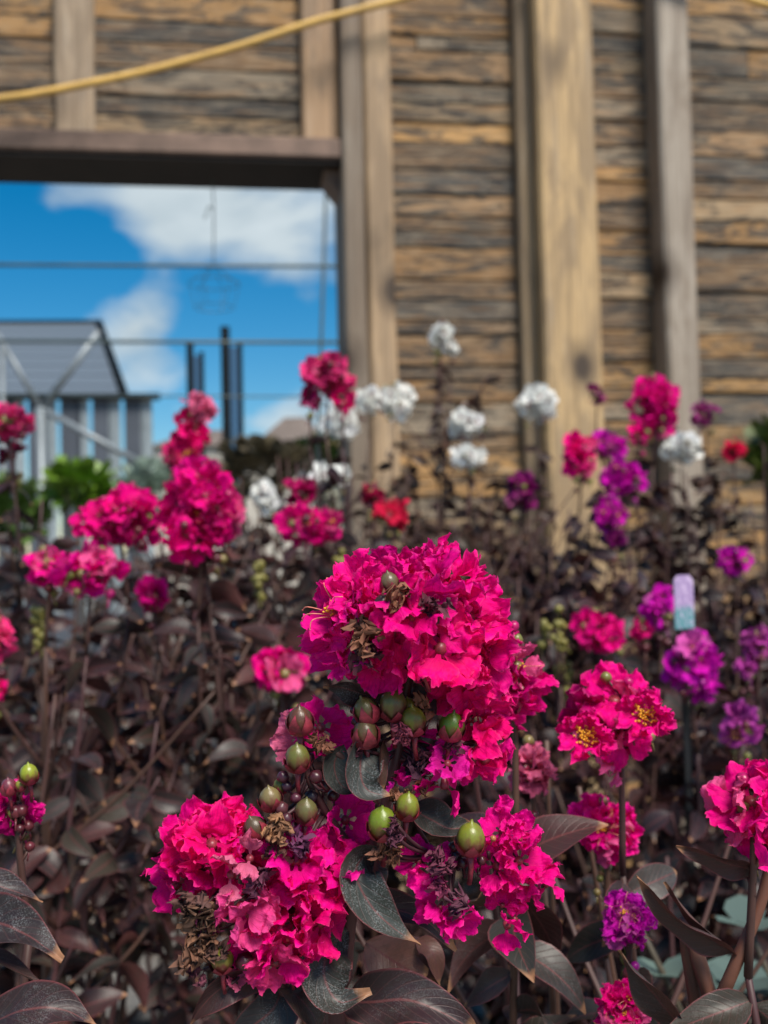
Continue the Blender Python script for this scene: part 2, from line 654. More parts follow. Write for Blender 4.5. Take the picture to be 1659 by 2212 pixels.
def post(x0, x1, z0, z1, proud, color, rng, depth_back=0.0, name='post', wav=0.003):
    n = 22
    c = min(0.010, (x1 - x0) * 0.12)
    vs, fs = [], []
    for i in range(n + 1):
        t = i / n
        z = z0 + (z1 - z0) * t
        dx0 = noise.noise(Vector((x0 * 7, 1.3, z * 2.1))) * wav
        dx1 = noise.noise(Vector((x1 * 7, 5.3, z * 2.1))) * wav
        dy = noise.noise(Vector((x0 * 7, 9.3, z * 1.7))) * wav
        f = -proud + dy
        b = depth_back
        vs += [(x0 + dx0, b, z), (x0 + dx0, f + c, z), (x0 + c + dx0, f, z), (x1 - c + dx1, f, z), (x1 + dx1, f + c, z), (x1 + dx1, b, z)]
    for i in range(n):
        for s in range(6):
            s2 = (s + 1) % 6
            fs.append((i * 6 + s, i * 6 + s2, (i + 1) * 6 + s2, (i + 1) * 6 + s))
    fs.append((5, 4, 3, 2, 1, 0))
    fs.append(tuple(n * 6 + s for s in range(6)))
    return obj(name, mesh(name, vs, fs, MAT['post']), wall, color=color)


def build_wall():
    rng = random.Random(31)
    ztop = on_wall(1000, -60)[1]
    X = lambda px, py, off=0.0: on_wall(px, py, off)[0]
    open_l = X(-420, 500)
    open_r = X(748, 500)
    z_lin0 = on_wall(400, 352)[1]                    # front lower edge of the lintel
    z_lin1 = on_wall(400, 308)[1]
    # bays of planks: x range, z range
    b1 = (X(800, 600), X(1190, 600))
    b2 = (X(1190, 600) + 0.006, X(1470, 600))
    b3 = (X(1470, 600) + 0.006, X(1950, 600))
    for bi, (xa, xb) in enumerate((b1, b2, b3)):
        z = ztop + rng.uniform(-0.03, 0.02)
        last = -1
        while z > 0.05:
            h = rng.choice((0.050, 0.066, 0.074, 0.086, 0.104)) + rng.uniform(-0.004, 0.004)
            z0 = max(z - h, 0.012)
            ci = rng.randrange(len(PALETTE))
            while ci == last:
                ci = rng.randrange(len(PALETTE))
            last = ci
            cuts = [xa, xb]
            if bi != 1 and rng.random() < 0.14:
                cuts.insert(1, xa + (xb - xa) * rng.uniform(0.2, 0.6))
            for q in range(len(cuts) - 1):
                cc = PALETTE[ci if q == 0 else (ci + 3) % len(PALETTE)]
                s = rng.uniform(0.6, 1.15)
                gap = 0.002 if rng.random() < 0.75 else 0.005
                plank(cuts[q] + 0.002, cuts[q + 1] - 0.002, z0 + gap, z - 0.001, rng.uniform(0.0, 0.013), 0.032, tuple(x * s for x in cc), rng)
            z = z0
    # planks above the opening
    z = z_lin1 + 0.004
    seg = [(open_l, X(160, 200)), (X(160, 200) + 0.006, X(692, 200)), (X(692, 200) + 0.006, X(812, 200))]
    hs = [0.075, 0.062, 0.088, 0.080, 0.070, 0.095, 0.072, 0.08, 0.08]
    i = 0
    while z < ztop and i < len(hs):
        h = hs[i]
        for q, (xa, xb) in enumerate(seg):
            cc = PALETTE[(5, 0, 6, 9, 1, 4, 0, 3, 2)[i] if q == 1 else rng.randrange(len(PALETTE))]
            s = rng.uniform(0.6, 0.95)
            plank(xa, xb, z + 0.003, z + h, rng.uniform(0.0, 0.012), 0.032, tuple(x * s for x in cc), rng)
        z += h
        i += 1
    zt = ztop + 0.25
    g = Geo()
    g.box(X(800, 600), b3[1], 0.034, 0.046, 0.0, ztop)
    g.box(open_l, X(799, 600), 0.034, 0.046, z_lin1 + .01, ztop)
    obj('backing_board', g.mesh('backing_board', MAT['backing']), wall)
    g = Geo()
    g.box(open_l, open_r - .004, -0.066, 0.186, z_lin0 - 0.014, z_lin0 - 0.001)  # thin near-black sheet: shade under the lintel put into its colour
    obj('soffit_shade', g.mesh('soffit_shade', MAT['backing']), wall)
    # studs above the opening, then full-height posts
    zl = on_wall(160, 312, 0.05)[1]
    post(X(116, 180, .05), X(203, 180, .05), zl, zt, 0.05, (0.36, 0.265, 0.175), rng)
    post(X(652, 180, .05), X(730, 180, .05), on_wall(690, 326, .05)[1], zt, 0.05, (0.36, 0.225, 0.125), rng)
    post(X(744, 500, .10), X(790, 500, .10), 0.0, zt, 0.10, (0.20, 0.155, 0.115), rng, 0.19)
    post(X(791, 500, .085) + 0.002, X(853, 500, .085), 0.0, zt, 0.085, (0.42, 0.285, 0.165), rng)
    post(X(1124, 500, .06), X(1170, 500, .06), 0.0, zt, 0.06, (0.29, 0.205, 0.12), rng)
    post(X(1170, 500, .14), X(1294, 500, .14), 0.0, zt, 0.14, (0.50, 0.335, 0.165), rng)
    post(X(1434, 500, .12), X(1504, 500, .12), 0.0, zt, 0.12, (0.34, 0.285, 0.23), rng)
    # lintel, its painted underside shade and the block in the corner
    n = 10
    g = Geo()
    xs = [open_l + (open_r - open_l) * i / n for i in range(n + 1)]
    vs, fs = [], []
    for x in xs:
        d = noise.noise(Vector((x * 3, 0, 0))) * 0.003
        vs += [(x, 0.19, z_lin0), (x, -0.075 + d, z_lin0), (x, -0.08 + d, z_lin0 + .006), (x, -0.08 + d, z_lin1 - .006), (x, -0.074 + d, z_lin1), (x, 0.19, z_lin1)]
    for i in range(n):
        for s in range(6):
            fs.append((i * 6 + s, (i + 1) * 6 + s, (i + 1) * 6 + (s + 1) % 6, i * 6 + (s + 1) % 6))
    fs += [(0, 1, 2, 3, 4, 5), tuple(n * 6 + s for s in (5, 4, 3, 2, 1, 0))]
    obj('lintel', mesh('lintel', vs, fs, MAT['lintel']), wall)
    xa, xb = X(700, 420), open_r
    zc = z_lin0 - 0.016
    v = [(xb, -.02, zc), (xa, -.02, zc), (xa + .012, -.02, zc - .03), (xb - .012, -.02, zc - .085), (xb, -.02, zc - .085)]
    v2 = [(a, 0.12, c) for (a, b, c) in v]
    obj('corner_block', mesh('corner_block', v + v2, [(0, 1, 2, 3, 4), (9, 8, 7, 6, 5), (0, 5, 6, 1), (1, 6, 7, 2), (2, 7, 8, 3), (3, 8, 9, 4), (4, 9, 5, 0)], MAT['lintel']), wall)


build_wall()

# ------------------------------------------------------------------ yellow hose hung across the wall


def on_wall_world(px, py, off):
    s, z = on_wall(px, py, off)
    p = wall_o + WD * s + WN * off
    p.z = z
    return p


hp = [on_wall_world(x, y, o) for (x, y, o) in ((-420, 262, .17), (-200, 245, .17), (0, 214, .165), (110, 196, .16), (200, 179, .16), (300, 157, .16), (400, 132, .16), (500, 104, .16),
                                             (600, 74, .16), (680, 48, .16), (760, 26, .16), (870, -4, .155), (1010, -48, .155), (1170, -92, .153), (1235, -104, .153), (1300, -96, .153), (1440, -58, .155), (1570, -18, .16), (1659, 10, .16), (1850, 66, .16), (2000, 100, .16))]
cp = catmull(hp, 90)
cp = [p + Vector((noise.noise(p * 5.0), 0, noise.noise(p * 5.0 + Vector((7, 0, 0))))) * 0.004 for p in cp]
g = Geo()
g.tube(cp, 0.0115, 10)
tag(obj('garden_hose', g.mesh('garden_hose', MAT['hose'], True)), 'yellow tan hose slung across the planks from post to post', 'hose')

# ------------------------------------------------------------------ beyond the opening
M = 1.0 / F


def world_bar(name, pts, r, m, parent, sides=8):
    base = parent.matrix_world.translation if False else parent.location
    g = Geo()
    g.tube([Vector(p) - base for p in pts], r, sides)
    return obj(name, g.mesh(name, m, True), parent)


def drop(p):
    return Vector((p.x, p.y, 0.0))


fr = empty('wire_trellis', drop(at(400, 1106, 5.0)))
tag(fr, 'slim steel frame with thin horizontal rails standing beyond the wall opening', 'frame')
for (ya, yb, r) in ((571, 576, .0085), (737, 740, .0085), (853, 858, .004)):
    world_bar('rail', [at(-500, ya - 2, 5.0), at(300, (ya + yb) / 2, 5.0), at(800, yb, 5.0)], r, MAT['cable'], fr)
for (xa, ya, xb, yb, r) in ((716, 440, 692, 800, .008), (742, 430, 736, 800, .006), (-380, 300, -380, 800, .012)):
    top, bot = at(xa, ya - 400, 5.0), at(xb, yb, 5.0)
    foot = bot + (bot - top).normalized() * 3.2
    k = bot.z / (bot.z - foot.z)
    foot = bot + (foot - bot) * k
    world_bar('post', [top, bot, foot], r, MAT['cable'], fr)

tr_ = empty('truss_post', drop(at(88, 1106, 6.6)))
tag(tr_, 'pale galvanised post with forked braces beside the glasshouse', 'post')
D = 6.6
nod = at(88, 880, D)
world_bar('post', [drop(nod), nod], .030, MAT['galv'], tr_)
for (x, y, r) in ((214, 716, .022), (-6, 722, .019), (305, 1002, .024)):
    world_bar('brace', [at(90, 884, D), at(x, y, D)], r, MAT['galv'], tr_)
world_bar('brace', [at(4, 740, D), drop(at(4, 740, D))], .016, MAT['galv'], tr_)

# glasshouse
gh = empty('glasshouse', drop(at(60, 1106, 9.0)))
tag(gh, 'grey glasshouse with dark louvred roof and white striped side wall', 'greenhouse')
base = gh.location.copy()


def local_mesh(name, vs, fs, m):
    return mesh(name, [Vector(v) - base for v in vs], fs, m)


def slab(name, a, b, c, d, th, m, parent):
    """quad a,b,c,d with thickness"""
    nrm = (b - a).cross(d - a).normalized() * th
    vs = [a, b, c, d, a - nrm, b - nrm, c - nrm, d - nrm]
    fs = [(0, 1, 2, 3), (7, 6, 5, 4), (0, 4, 5, 1), (1, 5, 6, 2), (2, 6, 7, 3), (3, 7, 4, 0)]
    return obj(name, local_mesh(name, vs, fs, m), parent)


rl, rr = at(-500, 700, 10.8), at(214, 697, 10.8)
el, er = at(-560, 857, 9.0), at(270, 857, 9.0)
NR = 8
for i in range(NR):
    t0, t1 = i / NR, (i + 0.93) / NR
    slab('roof_sheet', rl.lerp(el, t1), rr.lerp(er, t1), rr.lerp(er, t0), rl.lerp(el, t0), 0.02, MAT['roofpanel'], gh)
world_bar('ridge', [rl, rr], .03, MAT['darksteel'], gh)
world_bar('eave', [at(-560, 857, 8.95), at(345, 857, 8.95)], .03, MAT['darksteel'], gh)
world_bar('rafter', [rr, er], .04, MAT['darksteel'], gh)
back_l, back_r = at(-560, 857, 12.4), at(270, 857, 12.4)
slab('rear_roof', rl, rr, back_r, back_l, 0.02, MAT['roofpanel'], gh)
xs = [-560 + i * 34.5 for i in range(27)]
for i in range(26):
    m = 'whitepanel' if i % 2 else 'darkpanel'
    a, b = at(xs[i], 860, 9.0), at(xs[i + 1] - (10 if i % 2 else -10), 860, 9.0)
    slab('wall_panel', Vector((a.x, a.y, 0.45)), Vector((b.x, b.y, 0.45)), b, a, 0.03 if i % 2 else 0.02, MAT[m], gh)
a, b = at(-560, 900, 8.96), at(345, 900, 8.96)
slab('base_wall', Vector((a.x, a.y, 0)), Vector((b.x, b.y, 0)), Vector((b.x, b.y, .6)), Vector((a.x, a.y, .6)), 0.10, MAT['darkpanel'], gh)

for (xa, ya, ra, xb, yb, rb, d, lab) in ((410, 738, .021, 435, 760, .014, 6.0, 'shorter dark steel upright pair with a strip of tinted glass'),
                                        (486, 706, .026, 518, 740, .014, 5.9, 'tallest dark steel upright pair with a strip of tinted glass')):
    pa, pb = at(xa, ya, d), at(xb, yb, d)
    e = empty('steel_upright', drop(pa))
    tag(e, lab, 'post', 'dark uprights beyond the opening')
    world_bar('pole', [drop(pa), pa], ra, MAT['darksteel'], e)
    world_bar('pole', [drop(pb), pb], rb, MAT['darksteel'], e)
    base = e.location.copy()
    ha, hb = pa.copy(), pb.copy()
    ha.z = hb.z = pb.z - 0.02
    ha.x += ra
    hb.x -= rb
    slab('pane', Vector((ha.x, ha.y, .1)), Vector((hb.x, hb.y, .1)), hb, ha, 0.006, MAT['tint'], e)

# far houses
for (xl, xr, yr, ye, d, lab) in ((560, 700, 918, 958, 26.0, 'far low house with brown hipped roof and cream walls'),
                                 (330, 560, 938, 966, 34.0, 'farthest house with long brown roof beyond the glasshouse')):
    a, b = at(xl, ye, d), at(xr, ye, d)
    z = a.z
    zr = at(xl, yr, d).z
    e = empty('house', Vector((a.x, a.y, 0)))
    tag(e, lab, 'house', 'houses beyond the nursery')
    base = e.location.copy()
    w = b.x - a.x
    dp = w * 0.8
    x0, x1, y0, y1 = a.x, b.x, a.y, a.y + dp
    ov = 0.06 * w
    vs = [Vector(p) for p in ((x0 - ov, y0 - ov, z), (x1 + ov, y0 - ov, z), (x1 + ov, y1 + ov, z), (x0 - ov, y1 + ov, z),
                              (x0 + w * .36, (y0 + y1) / 2, zr + .25), (x1 - w * .30, (y0 + y1) / 2, zr + .25))]
    obj('roof', local_mesh('roof', vs, [(0, 1, 5, 4), (1, 2, 5), (2, 3, 4, 5), (3, 0, 4), (3, 2, 1, 0)], MAT['roof']), e)
    g = Geo()
    g.box(x0 - base.x, x1 - base.x, 0, dp, 0, z - .02)
    obj('wall', g.mesh('wall', MAT['stucco']), e)
    for q in (0.22, 0.62):
        g = Geo()
        g.box(w * q, w * (q + .16), -.05, .0, z - 1.9, z - .7)
        obj('window', g.mesh('window', MAT['darkpanel']), e)

# hanging wire basket under the lintel
hb_top = on_wall_world(458, 380, -0.10)
hb_top.z = on_wall(400, 352)[1] - .014
hbase = Vector(hb_top)
hk = empty('hanging_basket', hb_top)
tag(hk, 'empty thin wire basket hanging from the lintel on a long wire', 'basket')
zz = lambda py: (at(458, py, (hb_top - CAM_M.translation).length * 0.985).z - hb_top.z)
g = Geo()
g.tube([(0, 0, 0), (0.004, 0, zz(480)), (0, 0, zz(600))], .0022, 6)
g.tube(catmull([(0, 0, zz(485)), (-.012, 0, zz(478)), (-.02, 0, zz(495)), (-.028, 0, zz(505))], 8), .002, 5)
obj('hanger', g.mesh('hanger', MAT['cable']), hk)
for (py, rad) in ((640, .082), (690, .062)):
    z = zz(py)
    pts = [Vector((math.cos(a) * rad, math.sin(a) * rad, z)) for a in [i * math.pi / 12 for i in range(25)]]
    g = Geo()
    g.tube(pts, .0013, 5)
    obj('hoop', g.mesh('hoop', MAT['cable']), hk)
for i in range(6):
    a = i * math.pi / 3 + .3
    g = Geo()
    g.tube([Vector((0, 0, zz(602))), Vector((math.cos(a) * .082, math.sin(a) * .082, zz(640))), Vector((math.cos(a) * .062, math.sin(a) * .062, zz(690)))], .0011, 5)
    obj('wire', g.mesh('wire', MAT['cable']), hk)

# ------------------------------------------------------------------ flower meshes


def petal_geo(rng, nu, nv, L, Wd, crinkle):
    off = Vector((rng.uniform(-50, 50), rng.uniform(-50, 50), rng.uniform(-50, 50)))
    vs, uv, fs = [], [], []
    ph = rng.uniform(0, 6.28)
    kk = rng.uniform(4.0, 6.5)
    cup = rng.uniform(-0.25, 0.55)
    for i in range(nu + 1):
        u = i / nu
        uu = u ** 0.8
        t = max(0.0, (uu - 0.26) / 0.74)
        for j in range(nv + 1):
            v = -1 + 2 * j / nv
            if uu < 0.26:
                hw = Wd * 0.5 * (0.06 + 0.10 * uu / 0.26)
            else:
                hw = Wd * 0.5 * max(0.16, math.sqrt(max(0.0, 1 - ((t - 0.60) / 0.66) ** 2)))
            x = v * hw
            y = L * uu - L * 0.24 * t * t * v * v
            z = L * cup * t * t - L * 0.25 * t * abs(v) ** 2 * rng.choice((1, 1)) * 0.4
            q = Vector((x, y, 0)) * 1000.0
            n1 = noise.noise_vector(q * 0.16 + off)
            n2 = noise.noise_vector(q * 0.42 + off * 1.7)
            n3 = noise.noise_vector(q * 0.95 + off * 2.3)
            ruf = math.sin(kk * v + ph) * (0.35 + 0.65 * t) * t
            z += crinkle * (0.0024 * ruf + 0.0038 * n1.z * t + 0.0024 * n2.z * t + 0.0013 * n3.z * t * t)
            x += crinkle * (0.0018 * n1.x * t + 0.0013 * n2.x * t + 0.0008 * n3.x * t * t)
            y += crinkle * (0.0016 * n1.y * t + 0.0013 * n2.y * t * t + 0.0010 * n3.y * t * t)
            if i == nu:                                     # frilled rim
                y += rng.uniform(-1, 1) * 0.0007 * crinkle
                z += rng.uniform(-1, 1) * 0.0009 * crinkle
            if j in (0, nv) and t > .2:
                x += rng.uniform(-1, 1) * 0.0006 * crinkle
                z += rng.uniform(-1, 1) * 0.0007 * crinkle
            vs.append(Vector((x, y, z)))
            uv.append((0.5 + v * 0.5, u))
    w = nv + 1
    for i in range(nu):
        for j in range(nv):
            fs.append((i * w + j, i * w + j + 1, (i + 1) * w + j + 1, (i + 1) * w + j))
    return vs, fs, uv


def octa(c, r):
    return [c + Vector(d) * r for d in ((1, 0, 0), (0, 1, 0), (-1, 0, 0), (0, -1, 0), (0, 0, 1.2), (0, 0, -1.2))], \
        [(0, 1, 4), (1, 2, 4), (2, 3, 4), (3, 0, 4), (1, 0, 5), (2, 1, 5), (3, 2, 5), (0, 3, 5)]


def flower_mesh(seed, nu, nv, stamens, npet=6, crinkle=1.0, closed=0.0, spread=.0042, long_=5):
    rng = random.Random(seed)
    g = Geo()
    for i in range(npet):
        vs, fs, uv = petal_geo(rng, nu, nv, rng.uniform(.0190, .0225), rng.uniform(.0200, .0255), crinkle)
        el = R(rng.uniform(-12, 48) + closed * 30)
        M4 = Matrix.Rotation(2 * math.pi * i / npet + rng.uniform(-.22, .22), 4, 'Z') @ Matrix.Translation((0, .002, .002)) @ Matrix.Rotation(el, 4, 'X') @ Matrix.Rotation(rng.uniform(-.5, .5), 4, 'Y')
        g.add([M4 @ v for v in vs], fs, 0, uv)
    # calyx cup
    ring = []
    for (z, r) in ((-.007, .0012), (-.004, .0030), (0.001, .0036), (.0035, .0030)):
        ring.append([Vector((math.cos(a) * r, math.sin(a) * r, z)) for a in [s * math.pi / 4 for s in range(8)]])
    vs = [v for rr in ring for v in rr]
    fs = [(i * 8 + s, i * 8 + (s + 1) % 8, (i + 1) * 8 + (s + 1) % 8, (i + 1) * 8 + s) for i in range(3) for s in range(8)]
    fs.append(tuple(24 + s for s in range(8)))
    g.add(vs, fs, 2)
    for i in range(stamens):
        a = rng.uniform(0, 6.28)
        sp = rng.uniform(.0, spread)
        tip = Vector((math.cos(a) * sp, math.sin(a) * sp, rng.uniform(.008, .0125)))
        g.tube([Vector((math.cos(a) * .001, math.sin(a) * .001, .002)), tip], .00022, 3, 3)
        vs, fs = octa(tip, rng.uniform(.00075, .0011))
        g.add(vs, fs, 1)
    if stamens:
        for i in range(long_):                              # long curling outer stamens
            a = rng.uniform(0, 6.28)
            d = Vector((math.cos(a), math.sin(a), 0))
            pts = catmull([d * .002 + Vector((0, 0, .002)), d * .007 + Vector((0, 0, .012)), d * .012 + Vector((0, 0, .018)), d * .017 + Vector((0, 0, .0165))], 8)
            g.tube(pts, .00032, 4, 3)
            vs, fs = octa(pts[-1], .0006)
            g.add(vs, fs, 3)
    return g.mesh('flower', [MAT['petal'], MAT['anther'], MAT['sepal'], MAT['filament']], True, True)


HERO_FL = [flower_mesh(100 + i, 19, 20, 0) for i in range(10)]
TUFT = flower_mesh(160, 19, 20, 70, 6, 1.5, 0.5, .0095, 0)
HERO_OPEN = [flower_mesh(140 + i, 19, 20, 20) for i in range(3)]
BACK_FL = [flower_mesh(200 + i, 8, 8, 0, 6, 1.0) for i in range(6)]
BACK_OPEN = [flower_mesh(240 + i, 8, 8, 14) for i in range(3)]
BACK_W = []
for me_ in BACK_FL:
    me_ = me_.copy()
    me_.materials[0] = MAT['wpetal']
    BACK_W.append(me_)
SINGLE = [flower_mesh(270 + i, 19, 20, 0, 2, 1.2) for i in range(4)]


def capsule_mesh(seed, openness=0.0):
    rng = random.Random(seed)
    g = Geo()
    prof = [(0, .0), (.0006, .0022), (.0024, .0042), (.0050, .0052), (.0078, .0053), (.0104, .0042), (.0121, .0024), (.0128, .0008), (.0142, .0003)]
    S = 12
    vs, fs = [], []
    for (z, r) in prof:
        for s in range(S):
            a = 2 * math.pi * s / S
            rr = r * (1 + 0.035 * math.cos(6 * a))
            vs.append(Vector((math.cos(a) * rr, math.sin(a) * rr, z)))
    for i in range(len(prof) - 1):
        for s in range(S):
            fs.append((i * S + s, i * S + (s + 1) % S, (i + 1) * S + (s + 1) % S, (i + 1) * S + s))
    g.add(vs, fs, 0)
    reach = [0.74, 0.52, 0.90][seed % 3]
    for k in range(6):                                    # hugging sepals
        a0 = 2 * math.pi * k / 6
        vs, fs = [], []
        rows = 5
        for i in range(rows + 1):
            t = i / rows
            z = .0126 * reach * t
            # radius of the capsule at that height
            for q in range(len(prof) - 1):
                if prof[q][0] <= z <= prof[q + 1][0]:
                    f = (z - prof[q][0]) / max(1e-9, prof[q + 1][0] - prof[q][0])
                    r = prof[q][1] + (prof[q + 1][1] - prof[q][1]) * f
            r = r * 1.04 + .0006 + openness * t * t * .003 + rng.uniform(0, .0002)
            hw = (2 * math.pi / 12) * (1.02 if t < .45 else 1.02 * (1 - t) / .55) + .01
            for d in (-1, 0, 1):
                vs.append(Vector((math.cos(a0 + d * hw) * r, math.sin(a0 + d * hw) * r, z - .0004)))
        for i in range(rows):
            for d in (0, 1):
                fs.append((i * 3 + d, i * 3 + d + 1, (i + 1) * 3 + d + 1, (i + 1) * 3 + d))
        g.add(vs, fs, 1)
    g.tube([(0, 0, .0005), (rng.uniform(-.001, .001), 0, -.005), (rng.uniform(-.002, .002), 0, -.011)], [.0016, .0010, .0010], 6, 1)
    return g.mesh('capsule', [MAT['capsule'], MAT['sepal']], True)


CAPS = [capsule_mesh(i, 0.15 * (i % 2)) for i in range(6)]


def bud_mesh(seed):
    rng = random.Random(seed)
    g = Geo()
    S = 10
    prof = [(-.0035, .0012), (-.0016, .0032), (.0006, .0041), (.0026, .0036), (.0040, .0020), (.0047, .0003)]
    vs, fs = [], []
    for (z, r) in prof:
        for s in range(S):
            a = 2 * math.pi * s / S
            rr = r * (1 + 0.08 * math.cos(5 * a))
            vs.append(Vector((math.cos(a) * rr, math.sin(a) * rr, z)))
    for i in range(len(prof) - 1):
        for s in range(S):
            fs.append((i * S + s, i * S + (s + 1) % S, (i + 1) * S + (s + 1) % S, (i + 1) * S + s))
    g.add(vs, fs, 0)
    g.tube([(0, 0, -.003), (0, 0, -.011)], .0007, 5, 0)
    return g.mesh('bud', [MAT['bud']], True)


BUDS = [bud_mesh(i) for i in range(2)]


def withered_mesh(seed):
    """a shrivelled dead flower"""
    rng = random.Random(seed)
    g = Geo()
    for k in range(9):
        vs, fs, uv = petal_geo(rng, 12, 10, .012, .007, 1.6)
        M4 = Matrix.Rotation(rng.uniform(0, 6.28), 4, 'Z') @ Matrix.Rotation(R(rng.uniform(20, 80)), 4, 'X') @ Matrix.Rotation(rng.uniform(-1, 1), 4, 'Y')
        g.add([(M4 @ v) * 0.75 for v in vs], fs, 0, uv)
    return g.mesh('withered_flower', [MAT['dry']], True, True)


DRY = [withered_mesh(i) for i in range(4)]

# ------------------------------------------------------------------ leaves


def leaf_profile(t):
    return max(0.0, math.sin(math.pi * min(1.0, t ** 0.85))) ** 0.85 * (1 - 0.25 * t) * 1.08


def leaf_var_mesh(seed):
    """unit leaf along +Y with a petiole, used many times"""
    rng = random.Random(seed)
    nu, nv = 9, 4
    arch = rng.uniform(0.2, 1.2)
    fold = rng.uniform(0.10, 0.45)
    wid = rng.uniform(.40, .54)
    ph = rng.uniform(0, 6)
    tw = rng.uniform(-1.1, 1.1)
    vs, uv, fs = [], [], []
    for i in range(nu + 1):
        t = i / nu
        hw = max(.012, wid * .5 * leaf_profile(t))
        ang = arch * t * 1.3
        y = math.sin(ang) / (arch * 1.3)
        z = -(1 - math.cos(ang)) / (arch * 1.3) + 0.0
        for j in range(nv + 1):
            v = -1 + 2 * j / nv
            x = v * hw
            zz = z + fold * abs(x) + math.sin(t * 9 + ph + v) * .018 * abs(v)
            a = tw * t
            vs.append(Vector((x * math.cos(a), y, zz + x * math.sin(a))))
            uv.append((t, 0.5 + v * .5))
    w = nv + 1
    for i in range(nu):
        for j in range(nv):
            fs.append((i * w + j, i * w + j + 1, (i + 1) * w + j + 1, (i + 1) * w + j))
    return mesh('leaf', vs, fs, MAT['leaf'], True, None, uv)


LEAVES = [leaf_var_mesh(i) for i in range(9)]


def toward_cam(p):
    return (CAM_M.translation - p).normalized()


def hero_leaf(plant, pts, width, ang, fold=0.5, color=(.035, .036, .036), dust=0.6, wave=0.08, nu=22, nv=8, name='leaf', petiole=True):
    """pts: (px,py,depth); width in px; ang: list of angles, 0 = blade faces the lens, 90 = edge-on"""
    P = catmull([at(*p) for p in pts], nu)
    dmean = sum(p[2] for p in pts) / len(pts)
    wm = width / F * dmean
    base = plant.location
    vs, uv, fs = [], [], []
    c0 = P[0].copy()
    for i, p in enumerate(P):
        t = i / nu
        tan = (P[min(i + 1, nu)] - P[max(i - 1, 0)]).normalized()
        tc_ = toward_cam(p)
        side = tan.cross(tc_).normalized()
        nrm = side.cross(tan).normalized()
        k = t * (len(ang) - 1)
        q = min(int(k), len(ang) - 2) if len(ang) > 1 else 0
        a = R(ang[q] + (ang[q + 1] - ang[q]) * (k - q)) if len(ang) > 1 else R(ang[0])
        s2 = side * math.cos(a) + nrm * math.sin(a)
        n2 = nrm * math.cos(a) - side * math.sin(a)
        hw = max(0.0006, wm * .5 * leaf_profile(t))
        for j in range(nv + 1):
            v = -1 + 2 * j / nv
            lift = fold * hw * (abs(v) ** 1.5) + wave * wm * math.sin(t * 11 + v * 1.5 + pts[0][0]) * abs(v) + noise.noise(p * 160 + Vector((v, 0, 0))) * wm * .03
            vs.append(p + s2 * (v * hw) + n2 * lift - c0)
            uv.append((t, .5 + .5 * v))
    w = nv + 1
    for i in range(nu):
        for j in range(nv):
            fs.append((i * w + j, i * w + j + 1, (i + 1) * w + j + 1, (i + 1) * w + j))
    me = mesh(name, vs, fs, MAT['leaf'], True, None, uv)
    return obj(name, me, plant, c0 - base, color=(*color, dust))


# ------------------------------------------------------------------ pots and plants


def pot_meshes(r, h):
    g = Geo()
    S = 28
    prof = [(0.0, .0), (r * .80, .0), (r * .97, h - .03), (r * 1.03, h - .028), (r * 1.04, h), (r * .98, h), (r * .95, h - .035)]
    vs, fs = [], []
    for (rr, z) in prof:
        for s in range(S):
            a = 2 * math.pi * s / S
            vs.append(Vector((math.cos(a) * rr, math.sin(a) * rr, z)))
    for i in range(len(prof) - 1):
        for s in range(S):
            fs.append((i * S + s, i * S + (s + 1) % S, (i + 1) * S + (s + 1) % S, (i + 1) * S + s))
    g.add(vs, fs)
    pot = g.mesh('pot', MAT['pot'], True)
    vs = [Vector((0, 0, h - .03))]
    for k in (0.5, .95):
        for s in range(S):
            a = 2 * math.pi * s / S
            vs.append(Vector((math.cos(a) * r * k, math.sin(a) * r * k, h - .034 + noise.noise(Vector((a * 3, k * 4, r))) * .006)))
    fs = [(0, 1 + s, 1 + (s + 1) % S) for s in range(S)] + [(1 + s, 1 + S + s, 1 + S + (s + 1) % S, 1 + (s + 1) % S) for s in range(S)]
    soil = mesh('soil', vs, fs, MAT['soil'], True)
    return pot, soil


POT, SOIL = pot_meshes(0.115, 0.23)
SOIL_Z = 0.20

HOT = (0.92, 0.002, 0.240)
MAG = (0.90, 0.003, 0.275)
RED = (0.92, 0.003, 0.180)
CORAL = (0.90, 0.045, 0.230)
PURP = (0.74, 0.008, 0.490)
LILAC = (0.64, 0.080, 0.47)
WHITE = (0.93, 0.93, 0.89)
PALE = (0.80, 0.16, 0.30)

LEAF_C = [(.028, .016, .018), (.040, .017, .020), (.026, .025, .023), (.054, .021, .022), (.036, .028, .021), (.078, .026, .024), (.044, .036, .034)]
BROWN_C = [(.036, .021, .016), (.046, .026, .018), (.032, .024, .015), (.058, .032, .022)]
BLACK_C = [(.016, .010, .015), (.022, .012, .017), (.014, .013, .016), (.034, .014, .018)]
STEM_C = [(.085, .034, .026), (.075, .022, .024), (.11, .050, .032)]


def jit(c, rng, s=.12):
    k = 1 + rng.uniform(-s, s)
    return tuple(min(1, x * k) for x in c)


def fade(c, rng):
    k = rng.random()
    if k < .14:                                            # ageing, paler
        c = tuple(x + (y - x) * .35 for x, y in zip(c, (.75, .30, .42))) if c[1] < .3 else c
    elif k < .26:                                          # wilting, darker
        c = tuple(x * .55 for x in c) if c[1] < .3 else c
    return jit(c, rng, .15)


def fib(n, rng):
    res = []
    ga = math.pi * (3 - math.sqrt(5))
    o = rng.uniform(0, 6.28)
    for i in range(n):
        z = 1 - 2 * (i + .5) / n
        r = math.sqrt(1 - z * z)
        res.append(Vector((r * math.cos(ga * i + o), r * math.sin(ga * i + o), z)))
    return res


def frame(axis, roll):
    q = axis.to_track_quat('Z', 'Y')
    return q @ Quaternion((0, 0, 1), roll)


